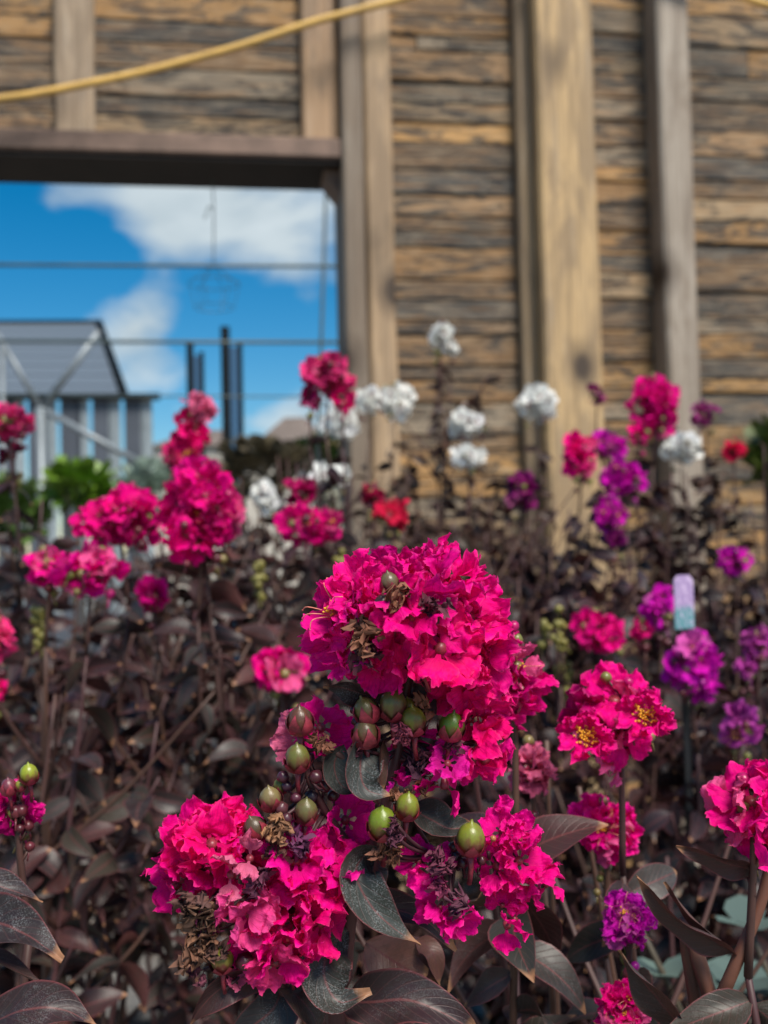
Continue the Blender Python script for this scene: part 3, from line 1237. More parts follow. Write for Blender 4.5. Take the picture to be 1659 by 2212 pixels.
def bloom(plant, p, w, h, color, rng, stems_pt, open_frac=.15, buds=5, budc=None, size=1.0, skip=0.0):
    near = p.y < .62
    base = plant.location
    cl_g = Geo()
    if skip >= 1:                                          # a spray of buds only
        buds, budc = 16, (.26, .23, .05)
    rw, rh = max(.004, w / 2 - .014 * size), max(.004, h / 2 - .014 * size)
    area = (rw + .008) * (rh + .008)
    n = int(max(3, min(34, area * 13 / (.0135 * size) ** 2 * .28)))
    seed0 = rng.uniform(0, 6.28)
    low = Vector((stems_pt.x, stems_pt.y, stems_pt.z))
    pts = catmull([low - p, Vector((0, 0, -rh - .012)), Vector((0, 0, 0)), Vector((0, 0, rh * .8))], 10)
    cl_g.tube(pts, [.0019 - .0009 * i / 10 for i in range(11)], 6)
    spots = []
    kl = 1 if n < 9 else (3 if n < 18 else 4)
    cents = [Vector((0, 0, 0))] if kl == 1 else [Vector((math.cos(2.4 * i + seed0) * rw * .5 * rng.uniform(.7, 1.15), math.sin(2.4 * i + seed0) * rw * .4, (i / (kl - 1) - .5) * rh * 1.15)) for i in range(kl)]
    dirs = []
    for c in cents:
        for d in fib(max(3, int(n * 1.15 / kl)), rng):
            dirs.append((c, d))
    for c, d in dirs:
        if rng.random() < skip + (.12 if color[1] < .5 else 0):
            continue
        f = 1.0 if kl == 1 else .56
        q = c + Vector((d.x * rw, d.y * rw * .9, d.z * rh)) * (rng.uniform(.78, 1.12) * f)
        ax = (Vector((d.x, d.y, d.z + .15)) + Vector((rng.uniform(-.4, .4), rng.uniform(-.4, .4), rng.uniform(-.3, .3)))).normalized()
        spots.append((q, ax))
        cl_g.tube([Vector((0, 0, q.z * .5 - .004)), q - ax * .006], .0007, 4)
    bspots = []
    for i in range(buds):
        a = rng.uniform(0, 6.28)
        q = Vector((math.cos(a) * rw * rng.uniform(.5, 1.3), math.sin(a) * rw * rng.uniform(.5, 1.3), -rh - rng.uniform(-.004, .030)))
        z_ = rng.random()
        if z_ < .35:
            q = Vector((math.cos(a) * rw * 1.05, -abs(math.sin(a)) * rw * 1.1, rng.uniform(-1, .6) * rh))
        elif z_ < .5:
            q.z = rh + rng.uniform(.002, .014)
            q.x *= .5
            q.y *= .5
        bspots.append(q)
        cl_g.tube([Vector((0, 0, q.z - .008)), q], .0007, 4)
    me = cl_g.mesh('flower_cluster', MAT['stem'], True)
    cl = obj('flower_cluster', me, plant, p - base, color=STEM_C[rng.randrange(3)])
    for (q, ax) in spots:
        op = rng.random() < open_frac and ax.y < .2
        me = rng.choice((HERO_OPEN if op else HERO_FL) if near else (BACK_OPEN if op else BACK_FL))
        if color[1] > .5:
            me = rng.choice(BACK_W)
        if op:
            ax = (ax + Vector((0, -.8, .2))).normalized()
        obj('flower', me, cl, q, frame(ax, rng.uniform(0, 6.28)), rng.uniform(.80, 1.12) * size, fade(color, rng))
    for q in bspots:
        c = budc or rng.choice(((.20, .20, .045), (.14, .02, .03), (.10, .015, .025), (.24, .18, .06), tuple(x * .6 for x in color)))
        obj('bud', rng.choice(BUDS), cl, q, frame(Vector((rng.uniform(-.5, .5), rng.uniform(-.5, .5), 1)), 0), rng.uniform(.8, 1.35) * (.62 if near else 1), jit(c, rng))
    return cl


def add_leaf(plant, p, direction, L, rng, cols):
    d = direction.normalized()
    q = d.to_track_quat('Y', 'Z') @ Quaternion((0, 1, 0), rng.uniform(-1.5, 1.5))
    obj('leaf', rng.choice(LEAVES), plant, p - plant.location, q, L * rng.uniform(.8, 1.2), (*jit(rng.choice(cols), rng, .3), rng.choice((0, 0, .15, .3))))


PLANTS = []


def grow(plant, tops, rng, cols, leaf_len=.052, spacing=.030, shoots=2, cap=230, lo=.16, stem_c=None):
    """stems from the pot to each top, leaves in pairs, side shoots"""
    base = plant.location
    count = 0
    root = Vector((base.x, base.y, SOIL_Z))
    for ti, top in enumerate(tops):
        off = Vector((rng.uniform(-.03, .03), rng.uniform(-.03, .03), 0))
        mid = (root + off).lerp(top, .55) + Vector((rng.uniform(-.03, .03), rng.uniform(-.03, .03), .02))
        mid.x += (top.x - root.x) * .18
        mid.y += (top.y - root.y) * .18
        P = catmull([root + off - Vector((0, 0, .02)), mid, top], 18)
        g = Geo()
        g.tube([p - base for p in P], [.0042 - .0028 * i / 18 + abs(noise.noise(P[i] * 40)) * .0008 for i in range(19)], 7)
        obj('stem', g.mesh('stem', MAT['stem'], True), plant, color=jit(stem_c or rng.choice(STEM_C), rng))
        lines = [P]
        length = sum((P[i + 1] - P[i]).length for i in range(18))
        for s in range(shoots):
            k = rng.randrange(8, 16)
            a = rng.uniform(0, 6.28)
            d = Vector((math.cos(a), math.sin(a), rng.uniform(.7, 1.5))).normalized()
            Ls = rng.uniform(.10, .20)
            Q = catmull([P[k], P[k] + d * Ls * .5, P[k] + d * Ls + Vector((0, 0, .02))], 8)
            g = Geo()
            g.tube([p - base for p in Q], [.0024 - .0012 * i / 8 for i in range(9)], 5)
            obj('stem', g.mesh('stem', MAT['stem'], True), plant, color=jit(rng.choice(STEM_C), rng))
            lines.append(Q)
        for li, line in enumerate(lines):
            acc = 0.0
            roll = rng.uniform(0, 6.28)
            start = max(lo, .36 if top.y < 1.3 else .30) if li == 0 else .10
            n = len(line) - 1
            for i in range(n):
                seg = (line[i + 1] - line[i])
                acc += seg.length
                if i / n < start or (li == 0 and i > n - 1):
                    continue
                while acc > spacing:
                    acc -= spacing
                    roll += 1.57 + rng.uniform(-.4, .4)
                    tan = seg.normalized()
                    for sgn in (0, math.pi):
                        if count >= cap:
                            break
                        if rng.random() < .12:
                            continue
                        a = roll + sgn
                        side = Vector((math.cos(a), math.sin(a), 0))
                        d = side + tan * rng.uniform(.1, .6) + Vector((0, 0, rng.uniform(-1.1, .3)))
                        add_leaf(plant, line[i] + seg * rng.random(), d, leaf_len, rng, cols)
                        count += 1
    return count


BASES = []


def new_plant(label, xy, group=None, name='crape_myrtle', cat='shrub', potr=1.0):
    x, y = xy
    for it in range(60):                                   # keep the pots from running into each other
        moved = False
        for (bx, by) in BASES:
            dx, dy = x - bx, y - by
            d = math.hypot(dx, dy)
            if d < .255:
                if d < 1e-4:
                    dx, dy, d = .01, .02, .022
                x += dx / d * (.257 - d)
                y += dy / d * (.257 - d)
                moved = True
        # stay in front of the wall
        q = (Vector((x, y, 0)) - wall_o).dot(WN)
        if q < .30:
            x += WN.x * (.30 - q)
            y += WN.y * (.30 - q)
        if not moved:
            break
    BASES.append((x, y))
    e = empty(name, (x, y, 0))
    tag(e, label, cat, group)
    obj('pot', POT, e)
    obj('soil', SOIL, e)
    return e


# ---- the plant in focus -----------------------------------------------------------------
rngh = random.Random(5)
D0 = 0.400
HS = 0.68
hero = new_plant('crape myrtle in sharp focus with frilly hot pink clusters and green seed capsules', (-0.02, 0.47))
HB = hero.location.copy()


def hpts(*pts):
    return [at(*p) - HB for p in pts]


def hero_stem(pts, r0, r1, color=(.11, .03, .032), n=26):
    P = catmull([at(*p) for p in pts], n)
    g = Geo()
    g.tube([p - HB for p in P], [r0 + (r1 - r0) * i / n + abs(noise.noise(p * 90)) * .0006 for i, p in enumerate(P)], 9)
    return obj('stem', g.mesh('stem', MAT['stem'], True), hero, color=color)


# canes rising out of the pot, as vectors from pot to the bottom of the picture
def cane(pts, r0, r1, color=(.11, .03, .032)):
    P = [Vector((HB.x + random.uniform(-.02, .02), HB.y + random.uniform(-.02, .02), SOIL_Z - .02)), Vector((HB.x, HB.y, .45)).lerp(at(*pts[0]), .35)] + [at(*p) for p in pts]
    P = catmull(P, 44)
    g = Geo()
    g.tube([p - HB for p in P], [r0 + (r1 - r0) * i / 44 + abs(noise.noise(p * 90)) * .0005 for i, p in enumerate(P)], 9)
    return obj('stem', g.mesh('stem', MAT['stem'], True), hero, color=color)


cane([(726, 2260, .415), (742, 2120, .412), (752, 1990, .408), (788, 1880, .404), (822, 1770, .402), (856, 1640, .402), (872, 1520, .402), (890, 1410, .402)], .0042, .0017)
cane([(622, 2260, .412), (612, 2150, .408), (600, 2050, .404), (590, 1960, .402), (575, 1890, .402)], .0036, .0015)
hero_stem([(788, 1880, .404), (735, 1800, .403), (690, 1730, .400), (655, 1650, .398), (648, 1590, .398)], .0017, .0010)
hero_stem([(830, 1740, .402), (770, 1660, .401), (712, 1618, .400), (690, 1605, .400)], .0016, .0010, (.12, .05, .045))
hero_stem([(800, 1850, .404), (880, 1850, .403), (960, 1840, .401), (1015, 1848, .400)], .0014, .0009)
hero_stem([(985, 1842, .401), (1050, 1850, .402), (1095, 1830, .402)], .0011, .0007)
hero_stem([(940, 1846, .402), (930, 1870, .402), (945, 1895, .402)], .0009, .0006)
hero_stem([(1095, 1850, .402), (1100, 1900, .402), (1082, 1945, .401)], .0007, .0005)
hero_stem([(858, 1640, .402), (930, 1640, .404), (1000, 1590, .405), (1020, 1500, .404)], .0014, .0009)
hero_stem([(858, 1640, .402), (920, 1640, .398), (965, 1650, .396)], .0010, .0007)
hero_stem([(640, 2060, .404), (700, 2070, .405), (742, 2110, .41)], .0012, .0012)


def hero_cluster(axis_pts, color=(.10, .02, .03)):
    P = catmull([at(*p) for p in axis_pts], 12)
    c0 = P[0].copy()
    g = Geo()
    g.tube([p - c0 for p in P], .0013, 7)
    return c0, g, P


CAP_GREEN = (.20, .26, .02)
CAP_OLIVE = (.20, .21, .02)
CAP_RED = (.065, .008, .016)


def finish_cluster(c0, g, items, P):
    """items: (mesh, world position, axis, roll, scale, colour, name)"""
    for (me, p, ax, roll, s, c, nm) in items:
        near = min(P, key=lambda q: (q - p).length)
        tip = p - ax * (.007 if nm != 'withered_flower' else .0)
        mid = near.lerp(tip, .55) + Vector((0, 0, -.002))
        g.tube(catmull([near - c0, mid - c0, tip - c0], 5), .00075, 5)
    cl = obj('flower_cluster', g.mesh('flower_cluster', MAT['stem'], True), hero, c0 - HB, color=(.075, .018, .028))
    for (me, p, ax, roll, s, c, nm) in items:
        obj(nm, me, cl, p - c0, frame(ax, roll), s, tuple(x * .68 for x in c) if nm == 'capsule' else c)
    return cl


def lobe(cx, cy, d, rx, ry, rz_mm, n, color, rng, size=1.0, back=-.35, mix=None):
    """flowers over an ellipsoid seen at cx,cy"""
    res = []
    c = at(cx, cy, d)
    rt = (at(cx + 1, cy, d) - c)
    up = (at(cx, cy - 1, d) - c)
    tw = toward_cam(c)
    for f in fib(n, rng):
        # f.z is up, f.y towards the lens, f.x right
        if f.y < back:
            continue
        p = c + rt * (f.x * rx) + up * (f.z * ry) + tw * (f.y * rz_mm / 1000)
        p += Vector((rng.uniform(-1, 1), rng.uniform(-1, 1), rng.uniform(-1, 1))) * .0022
        ax = rt.normalized() * f.x * 1.0 + up.normalized() * (f.z + .12) + tw * (f.y * .75)
        ax = (ax + Vector((rng.uniform(-1, 1), rng.uniform(-1, 1), rng.uniform(-1, 1))) * .42).normalized()
        cc = color
        if mix and rng.random() < mix[1] + .45 * f.z:
            cc = mix[0]
        res.append((rng.choice(HERO_FL), p, ax, rng.uniform(0, 6.28), rng.uniform(.86, 1.06) * size * HS, jit(cc, rng, .18), 'flower'))
    return res


def single(px, py, d, axis_img, size, color, rng, me=None):
    c = at(px, py, d)
    rt = (at(px + 1, py, d) - c).normalized()
    up = (at(px, py - 1, d) - c).normalized()
    tw = toward_cam(c)
    ax = (rt * axis_img[0] + up * axis_img[1] + tw * axis_img[2]).normalized()
    return (me or rng.choice(HERO_FL), c, ax, rng.uniform(0, 6.28), size * HS, jit(color, rng), 'flower')


def cap(px, py, d, w, tilt, color, i=0):
    """w: width in px; tilt: image direction of the tip"""
    c = at(px, py, d)
    rt = (at(px + 1, py, d) - c).normalized()
    up = (at(px, py - 1, d) - c).normalized()
    tw = toward_cam(c)
    ax = (rt * tilt[0] + up * tilt[1] + tw * (tilt[2] if len(tilt) > 2 else .25)).normalized()
    s = (w / F * d) / .0100
    return (CAPS[i % 6], c - ax * .006 * s, ax, rngh.uniform(0, 6.28), s, jit(color, rngh), 'capsule')


def bud(px, py, d, w, color):
    c = at(px, py, d)
    s = (w / F * d) / .0082
    return (BUDS[0], c, Vector((rngh.uniform(-.6, .6), -.5, .8)).normalized(), 0, s, jit(color, rngh), 'bud')


def dry(px, py, d, s, color, i=0):
    color = (color[0] * 1.2, color[1] * .84, color[2] * .9)
    return (DRY[i % 4], at(px, py, d), Vector((rngh.uniform(-1, 1), -1, rngh.uniform(-.5, .8))).normalized(), rngh.uniform(0, 6.28), s, jit(color, rngh), 'withered_flower')


DRY_T = (.32, .17, .085)
DRY_M = (.13, .025, .055)
DRY_P = (.42, .10, .17)

# main head
c0, g, P = hero_cluster([(880, 1500, .403), (895, 1420, .402), (900, 1330, .402), (895, 1270, .402)])
it = []
it += lobe(896, 1332, .402, 118, 66, 17, 21, HOT, rngh, 1.0, -.5, (MAG, .35))
it += lobe(1008, 1425, .404, 30, 58, 10, 9, RED, rngh, 1.0, -.5, (HOT, .4))
it += [single(755, 1372, .396, (-.8, .1, .8), 1.0, MAG, rngh), single(738, 1395, .398, (-.7, -.5, .5), .9, MAG, rngh),
       single(740, 1330, .397, (-.8, .5, .6), .95, MAG, rngh, HERO_OPEN[0]),
       single(822, 1418, .390, (-.1, -.8, .6), .95, HOT, rngh), single(985, 1450, .392, (.2, -.6, .8), 1.0, RED, rngh),
       single(1030, 1530, .398, (.5, -.5, .5), .9, RED, rngh), single(1015, 1550, .400, (.2, -.8, .5), .7, RED, rngh),
       single(890, 1330, .380, (-.1, .3, 1), 1.05, HOT, rngh), single(950, 1400, .381, (.3, -.1, 1), 1.05, RED, rngh),
       single(850, 1360, .384, (-.4, -.2, .9), 1.0, RED, rngh), single(1010, 1335, .392, (.6, .4, .7), .95, HOT, rngh),
       single(790, 1280, .396, (-.6, .7, .5), .95, HOT, rngh), single(885, 1240, .400, (-.1, 1, .3), .95, MAG, rngh),
       single(960, 1250, .400, (.4, .9, .3), .95, HOT, rngh)]
it += [cap(842, 1262, .381, 40, (-.2, 1), (.16, .12, .06), 0), cap(902, 1436, .379, 40, (-.4, .9), CAP_OLIVE, 1), bud(828, 1305, .377, 40, (.06, .02, .022)),
       dry(845, 1290, .378, .8, DRY_T, 0), dry(782, 1385, .378, 1.0, DRY_T, 1), dry(790, 1415, .379, .8, DRY_M, 2), dry(950, 1310, .377, .7, DRY_M, 3)]
finish_cluster(c0, g, it, P)

# trailing flowers and capsules under the main head
c0, g, P = hero_cluster([(862, 1620, .402), (870, 1580, .402), (876, 1530, .402), (880, 1500, .402)])
it = [cap(792, 1538, .392, 50, (-.35, .9), (.14, .12, .03), 2), cap(850, 1526, .391, 56, (-.05, 1), (.15, .15, .035), 4), cap(790, 1588, .391, 52, (-.1, 1), (.14, .10, .04), 5),
      cap(893, 1560, .389, 52, (-.1, 1), CAP_OLIVE, 1), cap(975, 1572, .390, 52, (.15, .9), (.10, .20, .012), 0), cap(885, 1532, .396, 38, (-.2, .9), CAP_OLIVE, 3),
      dry(790, 1618, .391, .55, DRY_M, 0), dry(872, 1580, .388, .55, DRY_P, 1), dry(865, 1600, .388, .45, DRY_P, 2), dry(905, 1530, .396, .7, DRY_T, 2),
      dry(985, 1600, .394, .6, DRY_M, 3), dry(930, 1630, .396, .7, DRY_M, 1), dry(905, 1650, .397, .7, (.08, .02, .06), 2), dry(925, 1690, .396, .6, DRY_T, 0),
      single(1035, 1600, .400, (.4, -.6, .6), .85, RED, rngh), single(1046, 1640, .398, (.5, -.7, .5), .75, HOT, rngh, SINGLE[0]), single(1020, 1640, .398, (-.2, -.9, .4), .75, HOT, rngh, SINGLE[1]),
      single(966, 1650, .392, (.1, .3, .9), .62, (.72, .01, .30), rngh), single(960, 1695, .393, (0, -1, .4), .7, HOT, rngh, SINGLE[2]), single(905, 1640, .404, (-.5, .2, .6), .8, MAG, rngh),
      single(850, 1715, .396, (.3, .4, .9), .35, (.70, .01, .35), rngh, SINGLE[3]),
      bud(770, 1560, .396, 22, CAP_RED), bud(765, 1535, .397, 20, CAP_RED), bud(775, 1520, .398, 18, CAP_RED)]
finish_cluster(c0, g, it, P)

# side spray of capsules and buds at the left
c0, g, P = hero_cluster([(700, 1760, .401), (670, 1690, .399), (652, 1620, .398), (648, 1585, .398)])
it = [cap(648, 1560, .392, 52, (-.05, 1), (.14, .06, .035), 2), cap(643, 1640, .391, 50, (-.05, 1), (.17, .17, .035), 1), cap(584, 1728, .391, 44, (-.15, 1), (.26, .20, .08), 3),
      cap(661, 1755, .389, 46, (.05, 1), (.17, .15, .05), 4), cap(553, 1792, .391, 46, (-.4, .8), (.13, .08, .045), 5), cap(606, 1700, .396, 30, (-.1, 1), CAP_OLIVE, 0),
      bud(683, 1680, .390, 32, CAP_RED), bud(612, 1680, .393, 28, (.07, .012, .03)), bud(620, 1700, .394, 26, (.05, .01, .03)), bud(672, 1722, .396, 30, (.03, .012, .025)), bud(702, 1700, .398, 30, CAP_RED),
      bud(628, 1655, .398, 26, CAP_RED), bud(668, 1640, .399, 30, CAP_RED), bud(720, 1720, .401, 28, CAP_RED), bud(607, 1748, .390, 32, (.12, .03, .04)), bud(618, 1770, .389, 28, (.09, .02, .035)), bud(640, 1725, .394, 26, (.10, .02, .04)),
      dry(577, 1780, .386, .75, (.36, .24, .10), 0), dry(606, 1800, .385, .65, (.34, .22, .10), 1), dry(600, 1830, .388, .7, (.20, .10, .07), 2), dry(650, 1815, .388, .7, (.12, .02, .10), 3),
      dry(688, 1610, .396, .6, DRY_T, 2),
      single(690, 1575, .410, (.3, .4, .6), .9, HOT, rngh), single(650, 1590, .412, (-.4, -.2, .6), .7, PALE, rngh)]
finish_cluster(c0, g, it, P)

# lower left head
c0, g, P = hero_cluster([(598, 2010, .404), (585, 1940, .403), (560, 1880, .402), (510, 1830, .402)])
it = []
it += lobe(465, 1832, .405, 48, 36, 12, 12, HOT, rngh, .95, -.5, (RED, .2))
it += lobe(638, 1935, .402, 42, 48, 13, 12, HOT, rngh, .98, -.5, (RED, .4))
it += [single(400, 1895, .402, (-.8, -.2, .6), .95, HOT, rngh), single(380, 1915, .402, (-.7, -.7, .3), .75, HOT, rngh, SINGLE[0]), single(500, 1790, .405, (0, .9, .5), .9, HOT, rngh),
       single(620, 2040, .388, (0, -.6, .8), .85, HOT, rngh), single(595, 2075, .388, (-.1, -.8, .6), .8, CORAL, rngh), single(560, 2030, .390, (-.5, -.4, .7), .8, HOT, rngh),
       single(690, 1990, .390, (.5, -.4, .7), .9, RED, rngh), single(700, 1870, .395, (.5, .5, .6), .95, MAG, rngh), single(640, 1860, .390, (.1, .5, .9), .9, MAG, rngh),
       single(540, 1855, .384, (-.1, .5, 1), .62, PALE, rngh, SINGLE[1]), single(500, 1890, .383, (-.3, .2, 1), .68, PALE, rngh, SINGLE[2]), single(520, 1960, .384, (0, -.3, 1), .85, (.78, .06, .26), rngh, SINGLE[3]), single(540, 1975, .385, (.3, -.4, 1), .8, (.78, .06, .26), rngh),
       single(507, 2117, .392, (0, .3, 1), .32, PALE, rngh, HERO_FL[2]), single(745, 1770, .408, (.1, -.2, .9), .85, MAG, rngh), single(760, 1815, .408, (.1, -.8, .6), .7, MAG, rngh, SINGLE[1])]
it += [cap(480, 2076, .386, 46, (-.1, 1), (.24, .23, .03), 1), bud(530, 2080, .386, 42, CAP_RED), cap(655, 2060, .396, 36, (.1, .9), CAP_OLIVE, 0), cap(635, 2085, .394, 34, (0, 1), CAP_OLIVE, 4),
       dry(430, 1935, .386, 1.0, (.14, .08, .06), 0), dry(435, 1965, .385, 1.0, (.18, .12, .06), 1), dry(432, 2020, .385, .9, (.24, .16, .08), 2), dry(425, 2060, .386, .9, (.24, .15, .08), 3), dry(455, 1985, .386, .7, (.30, .05, .16), 2),
       dry(470, 2040, .387, .8, (.13, .08, .055), 1), dry(555, 1905, .385, .7, (.18, .05, .12), 3), dry(440, 2095, .388, .6, (.20, .06, .10), 0), bud(415, 1990, .39, 26, (.16, .02, .06))]
finish_cluster(c0, g, it, P)

HS = 0.60
# right lower droopy flowers, with the plump capsule
c0, g, P = hero_cluster([(940, 1846, .402), (1000, 1846, .401), (1060, 1846, .401), (1100, 1835, .402)])
it = [single(905, 1860, .398, (-.7, .2, .6), .62, MAG, rngh), single(940, 1880, .395, (-.2, .3, .9), .8, MAG, rngh, SINGLE[0]), single(960, 1930, .395, (.1, -.3, .9), .85, (.66, .008, .20), rngh, SINGLE[3]),
      single(985, 1975, .396, (.3, -.8, .5), .75, MAG, rngh), single(950, 1960, .396, (-.3, -.6, .7), .7, MAG, rngh), dry(955, 1870, .390, .75, (.20, .04, .10), 1), dry(975, 1945, .390, .7, (.16, .05, .10), 2), dry(945, 1910, .391, .6, (.34, .05, .16), 3),
      single(1100, 1770, .400, (.1, .9, .4), .6, MAG, rngh, SINGLE[1]), single(1085, 1800, .398, (-.3, .6, .6), .65, MAG, rngh), single(1075, 1870, .396, (-.4, -.1, .9), .8, HOT, rngh), single(1120, 1860, .396, (.3, .2, .9), .85, HOT, rngh),
      single(1150, 1900, .398, (.7, -.5, .5), .8, HOT, rngh), single(1180, 1910, .399, (.6, -.8, .3), .55, HOT, rngh, SINGLE[2]), single(1120, 1815, .397, (.3, .5, .7), .7, MAG, rngh), single(1100, 1900, .397, (0, -.8, .6), .7, HOT, rngh),
      single(1085, 1955, .396, (-.1, -.3, .9), .45, HOT, rngh, SINGLE[0]), single(1095, 1995, .396, (.1, -.7, .8), .78, HOT, rngh, SINGLE[3]), single(1110, 1985, .396, (.6, -.2, .8), .6, HOT, rngh, SINGLE[1]),
      cap(1017, 1815, .388, 58, (.05, 1, .1), (.24, .27, .025), 1), cap(826, 1782, .384, 60, (.0, 1, .35), (.22, .30, .02), 4), cap(880, 1745, .386, 48, (.1, 1, .2), (.22, .25, .02), 1),
      dry(845, 1800, .380, .55, (.12, .025, .07), 0), dry(855, 1780, .381, .5, (.16, .03, .08), 1), dry(842, 1840, .388, .6, DRY_T, 2), dry(820, 1835, .388, .6, DRY_T, 3), dry(805, 1755, .392, .5, DRY_T, 0), dry(870, 1715, .392, .6, DRY_T, 1),
      bud(980, 1830, .394, 24, CAP_RED), bud(1000, 1865, .392, 26, CAP_RED), bud(985, 1850, .394, 24, (.05, .012, .03)), bud(1040, 1860, .393, 22, CAP_RED), bud(1065, 1812, .390, 14, (.45, .18, .06))]
finish_cluster(c0, g, it, P)

# leaves of the plant in focus
GREY = (.040, .046, .044)
DARK = (.022, .018, .020)
MAR = (.050, .020, .022)
hero_leaf(hero, [(845, 1498, .402), (790, 1500, .399), (740, 1485, .396), (698, 1483, .394)], 62, [60, 40, 30], .5, DARK, .5)
hero_leaf(hero, [(825, 1590, .400), (788, 1615, .394), (778, 1665, .390), (796, 1708, .388), (856, 1722, .389)], 92, [55, 25, 10, 40], .7, GREY, 1.0)
hero_leaf(hero, [(830, 1592, .399), (822, 1630, .392), (820, 1670, .390), (828, 1712, .391)], 50, [80, 60, 60], .5, (.08, .035, .025), .1)
hero_leaf(hero, [(742, 1608, .401), (722, 1650, .399), (736, 1695, .398), (775, 1712, .398)], 66, [35, 10, 30], .6, GREY, .4)
hero_leaf(hero, [(832, 1838, .399), (786, 1850, .394), (768, 1890, .390), (800, 1955, .387), (850, 2005, .386), (908, 2042, .386)], 104, [70, 30, 15, 20, 40], .55, (.036, .042, .038), 1.0)
hero_leaf(hero, [(826, 1842, .399), (815, 1865, .394), (822, 1900, .391), (840, 1950, .392)], 44, [60, 50, 60], .4, (.07, .038, .030), .1)
hero_leaf(hero, [(880, 1742, .401), (930, 1770, .397), (975, 1790, .394), (1025, 1778, .394)], 84, [40, 20, 50], .6, (.028, .028, .026), .5)
hero_leaf(hero, [(752, 2010, .405), (712, 2050, .398), (700, 2110, .393), (735, 2165, .390), (802, 2142, .391)], 118, [30, 5, 10, 40], .6, (.030, .031, .028), 1.0)
hero_leaf(hero, [(790, 2035, .46), (840, 2070, .455), (890, 2098, .45), (925, 2100, .45)], 120, [10, 10, 20], .3, (.16, .072, .055), .1)
hero_leaf(hero, [(900, 2030, .455), (935, 2060, .45), (950, 2130, .45)], 50, [20, 30], .3, (.15, .06, .045), .1)
hero_leaf(hero, [(612, 2108, .406), (560, 2105, .398), (490, 2125, .392), (440, 2170, .390), (402, 2225, .390)], 76, [50, 30, 40], .6, MAR, .1)
hero_leaf(hero, [(610, 2130, .408), (590, 2180, .402), (540, 2220, .40), (500, 2260, .40)], 110, [20, 20, 20], .4, (.036, .036, .042), .6)
hero_leaf(hero, [(735, 2165, .408), (800, 2165, .400), (880, 2160, .396), (960, 2190, .394), (1040, 2240, .394)], 120, [30, 10, 20, 30], .45, (.030, .015, .018), .2)
hero_leaf(hero, [(625, 2130, .406), (640, 2150, .400), (675, 2190, .398), (690, 2240, .398)], 84, [30, 30, 30], .5, (.07, .040, .030), .2)
hero_leaf(hero, [(760, 1970, .408), (830, 1960, .412), (920, 1990, .414), (985, 2055, .414)], 74, [40, 30, 40], .5, (.022, .016, .018), .1)
hero_leaf(hero, [(752, 1990, .408), (760, 1900, .414), (770, 1850, .418), (730, 1800, .42)], 66, [40, 30, 40], .5, (.020, .014, .018), .1)
hero_leaf(hero, [(870, 1590, .402), (915, 1600, .396), (930, 1606, .394), (950, 1618, .394)], 26, [70, 70, 70], .4, (.10, .06, .045), .1)
hero_leaf(hero, [(880, 1500, .405), (905, 1505, .402), (925, 1535, .400), (900, 1560, .400)], 50, [30, 30, 30], .4, (.034, .034, .038), .1)
# lower foliage on the canes, between pot and picture edge
for k in range(70):
    a = rngh.uniform(0, 6.28)
    z = rngh.uniform(.26, .88)
    r0 = .02
    p = Vector((HB.x + math.cos(a) * r0, HB.y + .02 + math.sin(a) * r0, z))
    if (math.sin(a) < -.2 and z > .60):
        a = -a
    add_leaf(hero, p, Vector((math.cos(a), math.sin(a), rngh.uniform(-.2, .6))), .055, rngh, LEAF_C)

# ---- all the other plants ---------------------------------------------------------------


def plant(label, heads, cols=LEAF_C, seed=1, base=None, extra=(), group=None, shoots=2, cap=295, leaf_len=.043, spacing=.019, buds=9, lo=.16):
    """heads: (px, py, w_px, h_px, colour, depth[, open fraction[, skip]]); extra: bare stem tops (px, py, depth)"""
    rng = random.Random(seed)
    heads = [(*h[:5], deeper(h[5]), *h[6:]) for h in heads]
    extra = [(x[0], x[1], deeper(x[2])) for x in extra]
    if base is not None:
        base = (base[0], deeper(base[1]))
    pts = [at(h[0], h[1], h[5]) for h in heads] + [at(*e) for e in extra]
    if base is None:
        bx = sum(p.x for p in pts) / len(pts)
        by = sum(p.y for p in pts) / len(pts) + .02
    else:
        b = at(base[0], 1106, base[1])
        bx, by = b.x, b.y
    e = new_plant(label, (bx, by), group)
    tops = []
    for h in heads:
        d = h[5]
        p = at(h[0], h[1], d)
        w, hh = h[2] / F * d, h[3] / F * d
        join = Vector((p.x + rng.uniform(-.006, .006), p.y + .004, p.z - hh / 2 - .055))
        bloom(e, p, w, hh, h[4], rng, join, h[6] if len(h) > 6 else .12, buds, None, (.82 if w > .035 else .66 if w > .021 else .46), h[7] if len(h) > 7 else 0)
        tops.append(join)
    for x in extra:
        tops.append(at(*x))
    grow(e, tops, rng, cols, leaf_len, spacing, shoots, cap, lo)
    return e


def deeper(d):
    return d + .25 * math.exp(-((d - 1.0) / .5) ** 2) if d > .62 else d


BG = 'blurred crape myrtles behind the plant in focus'

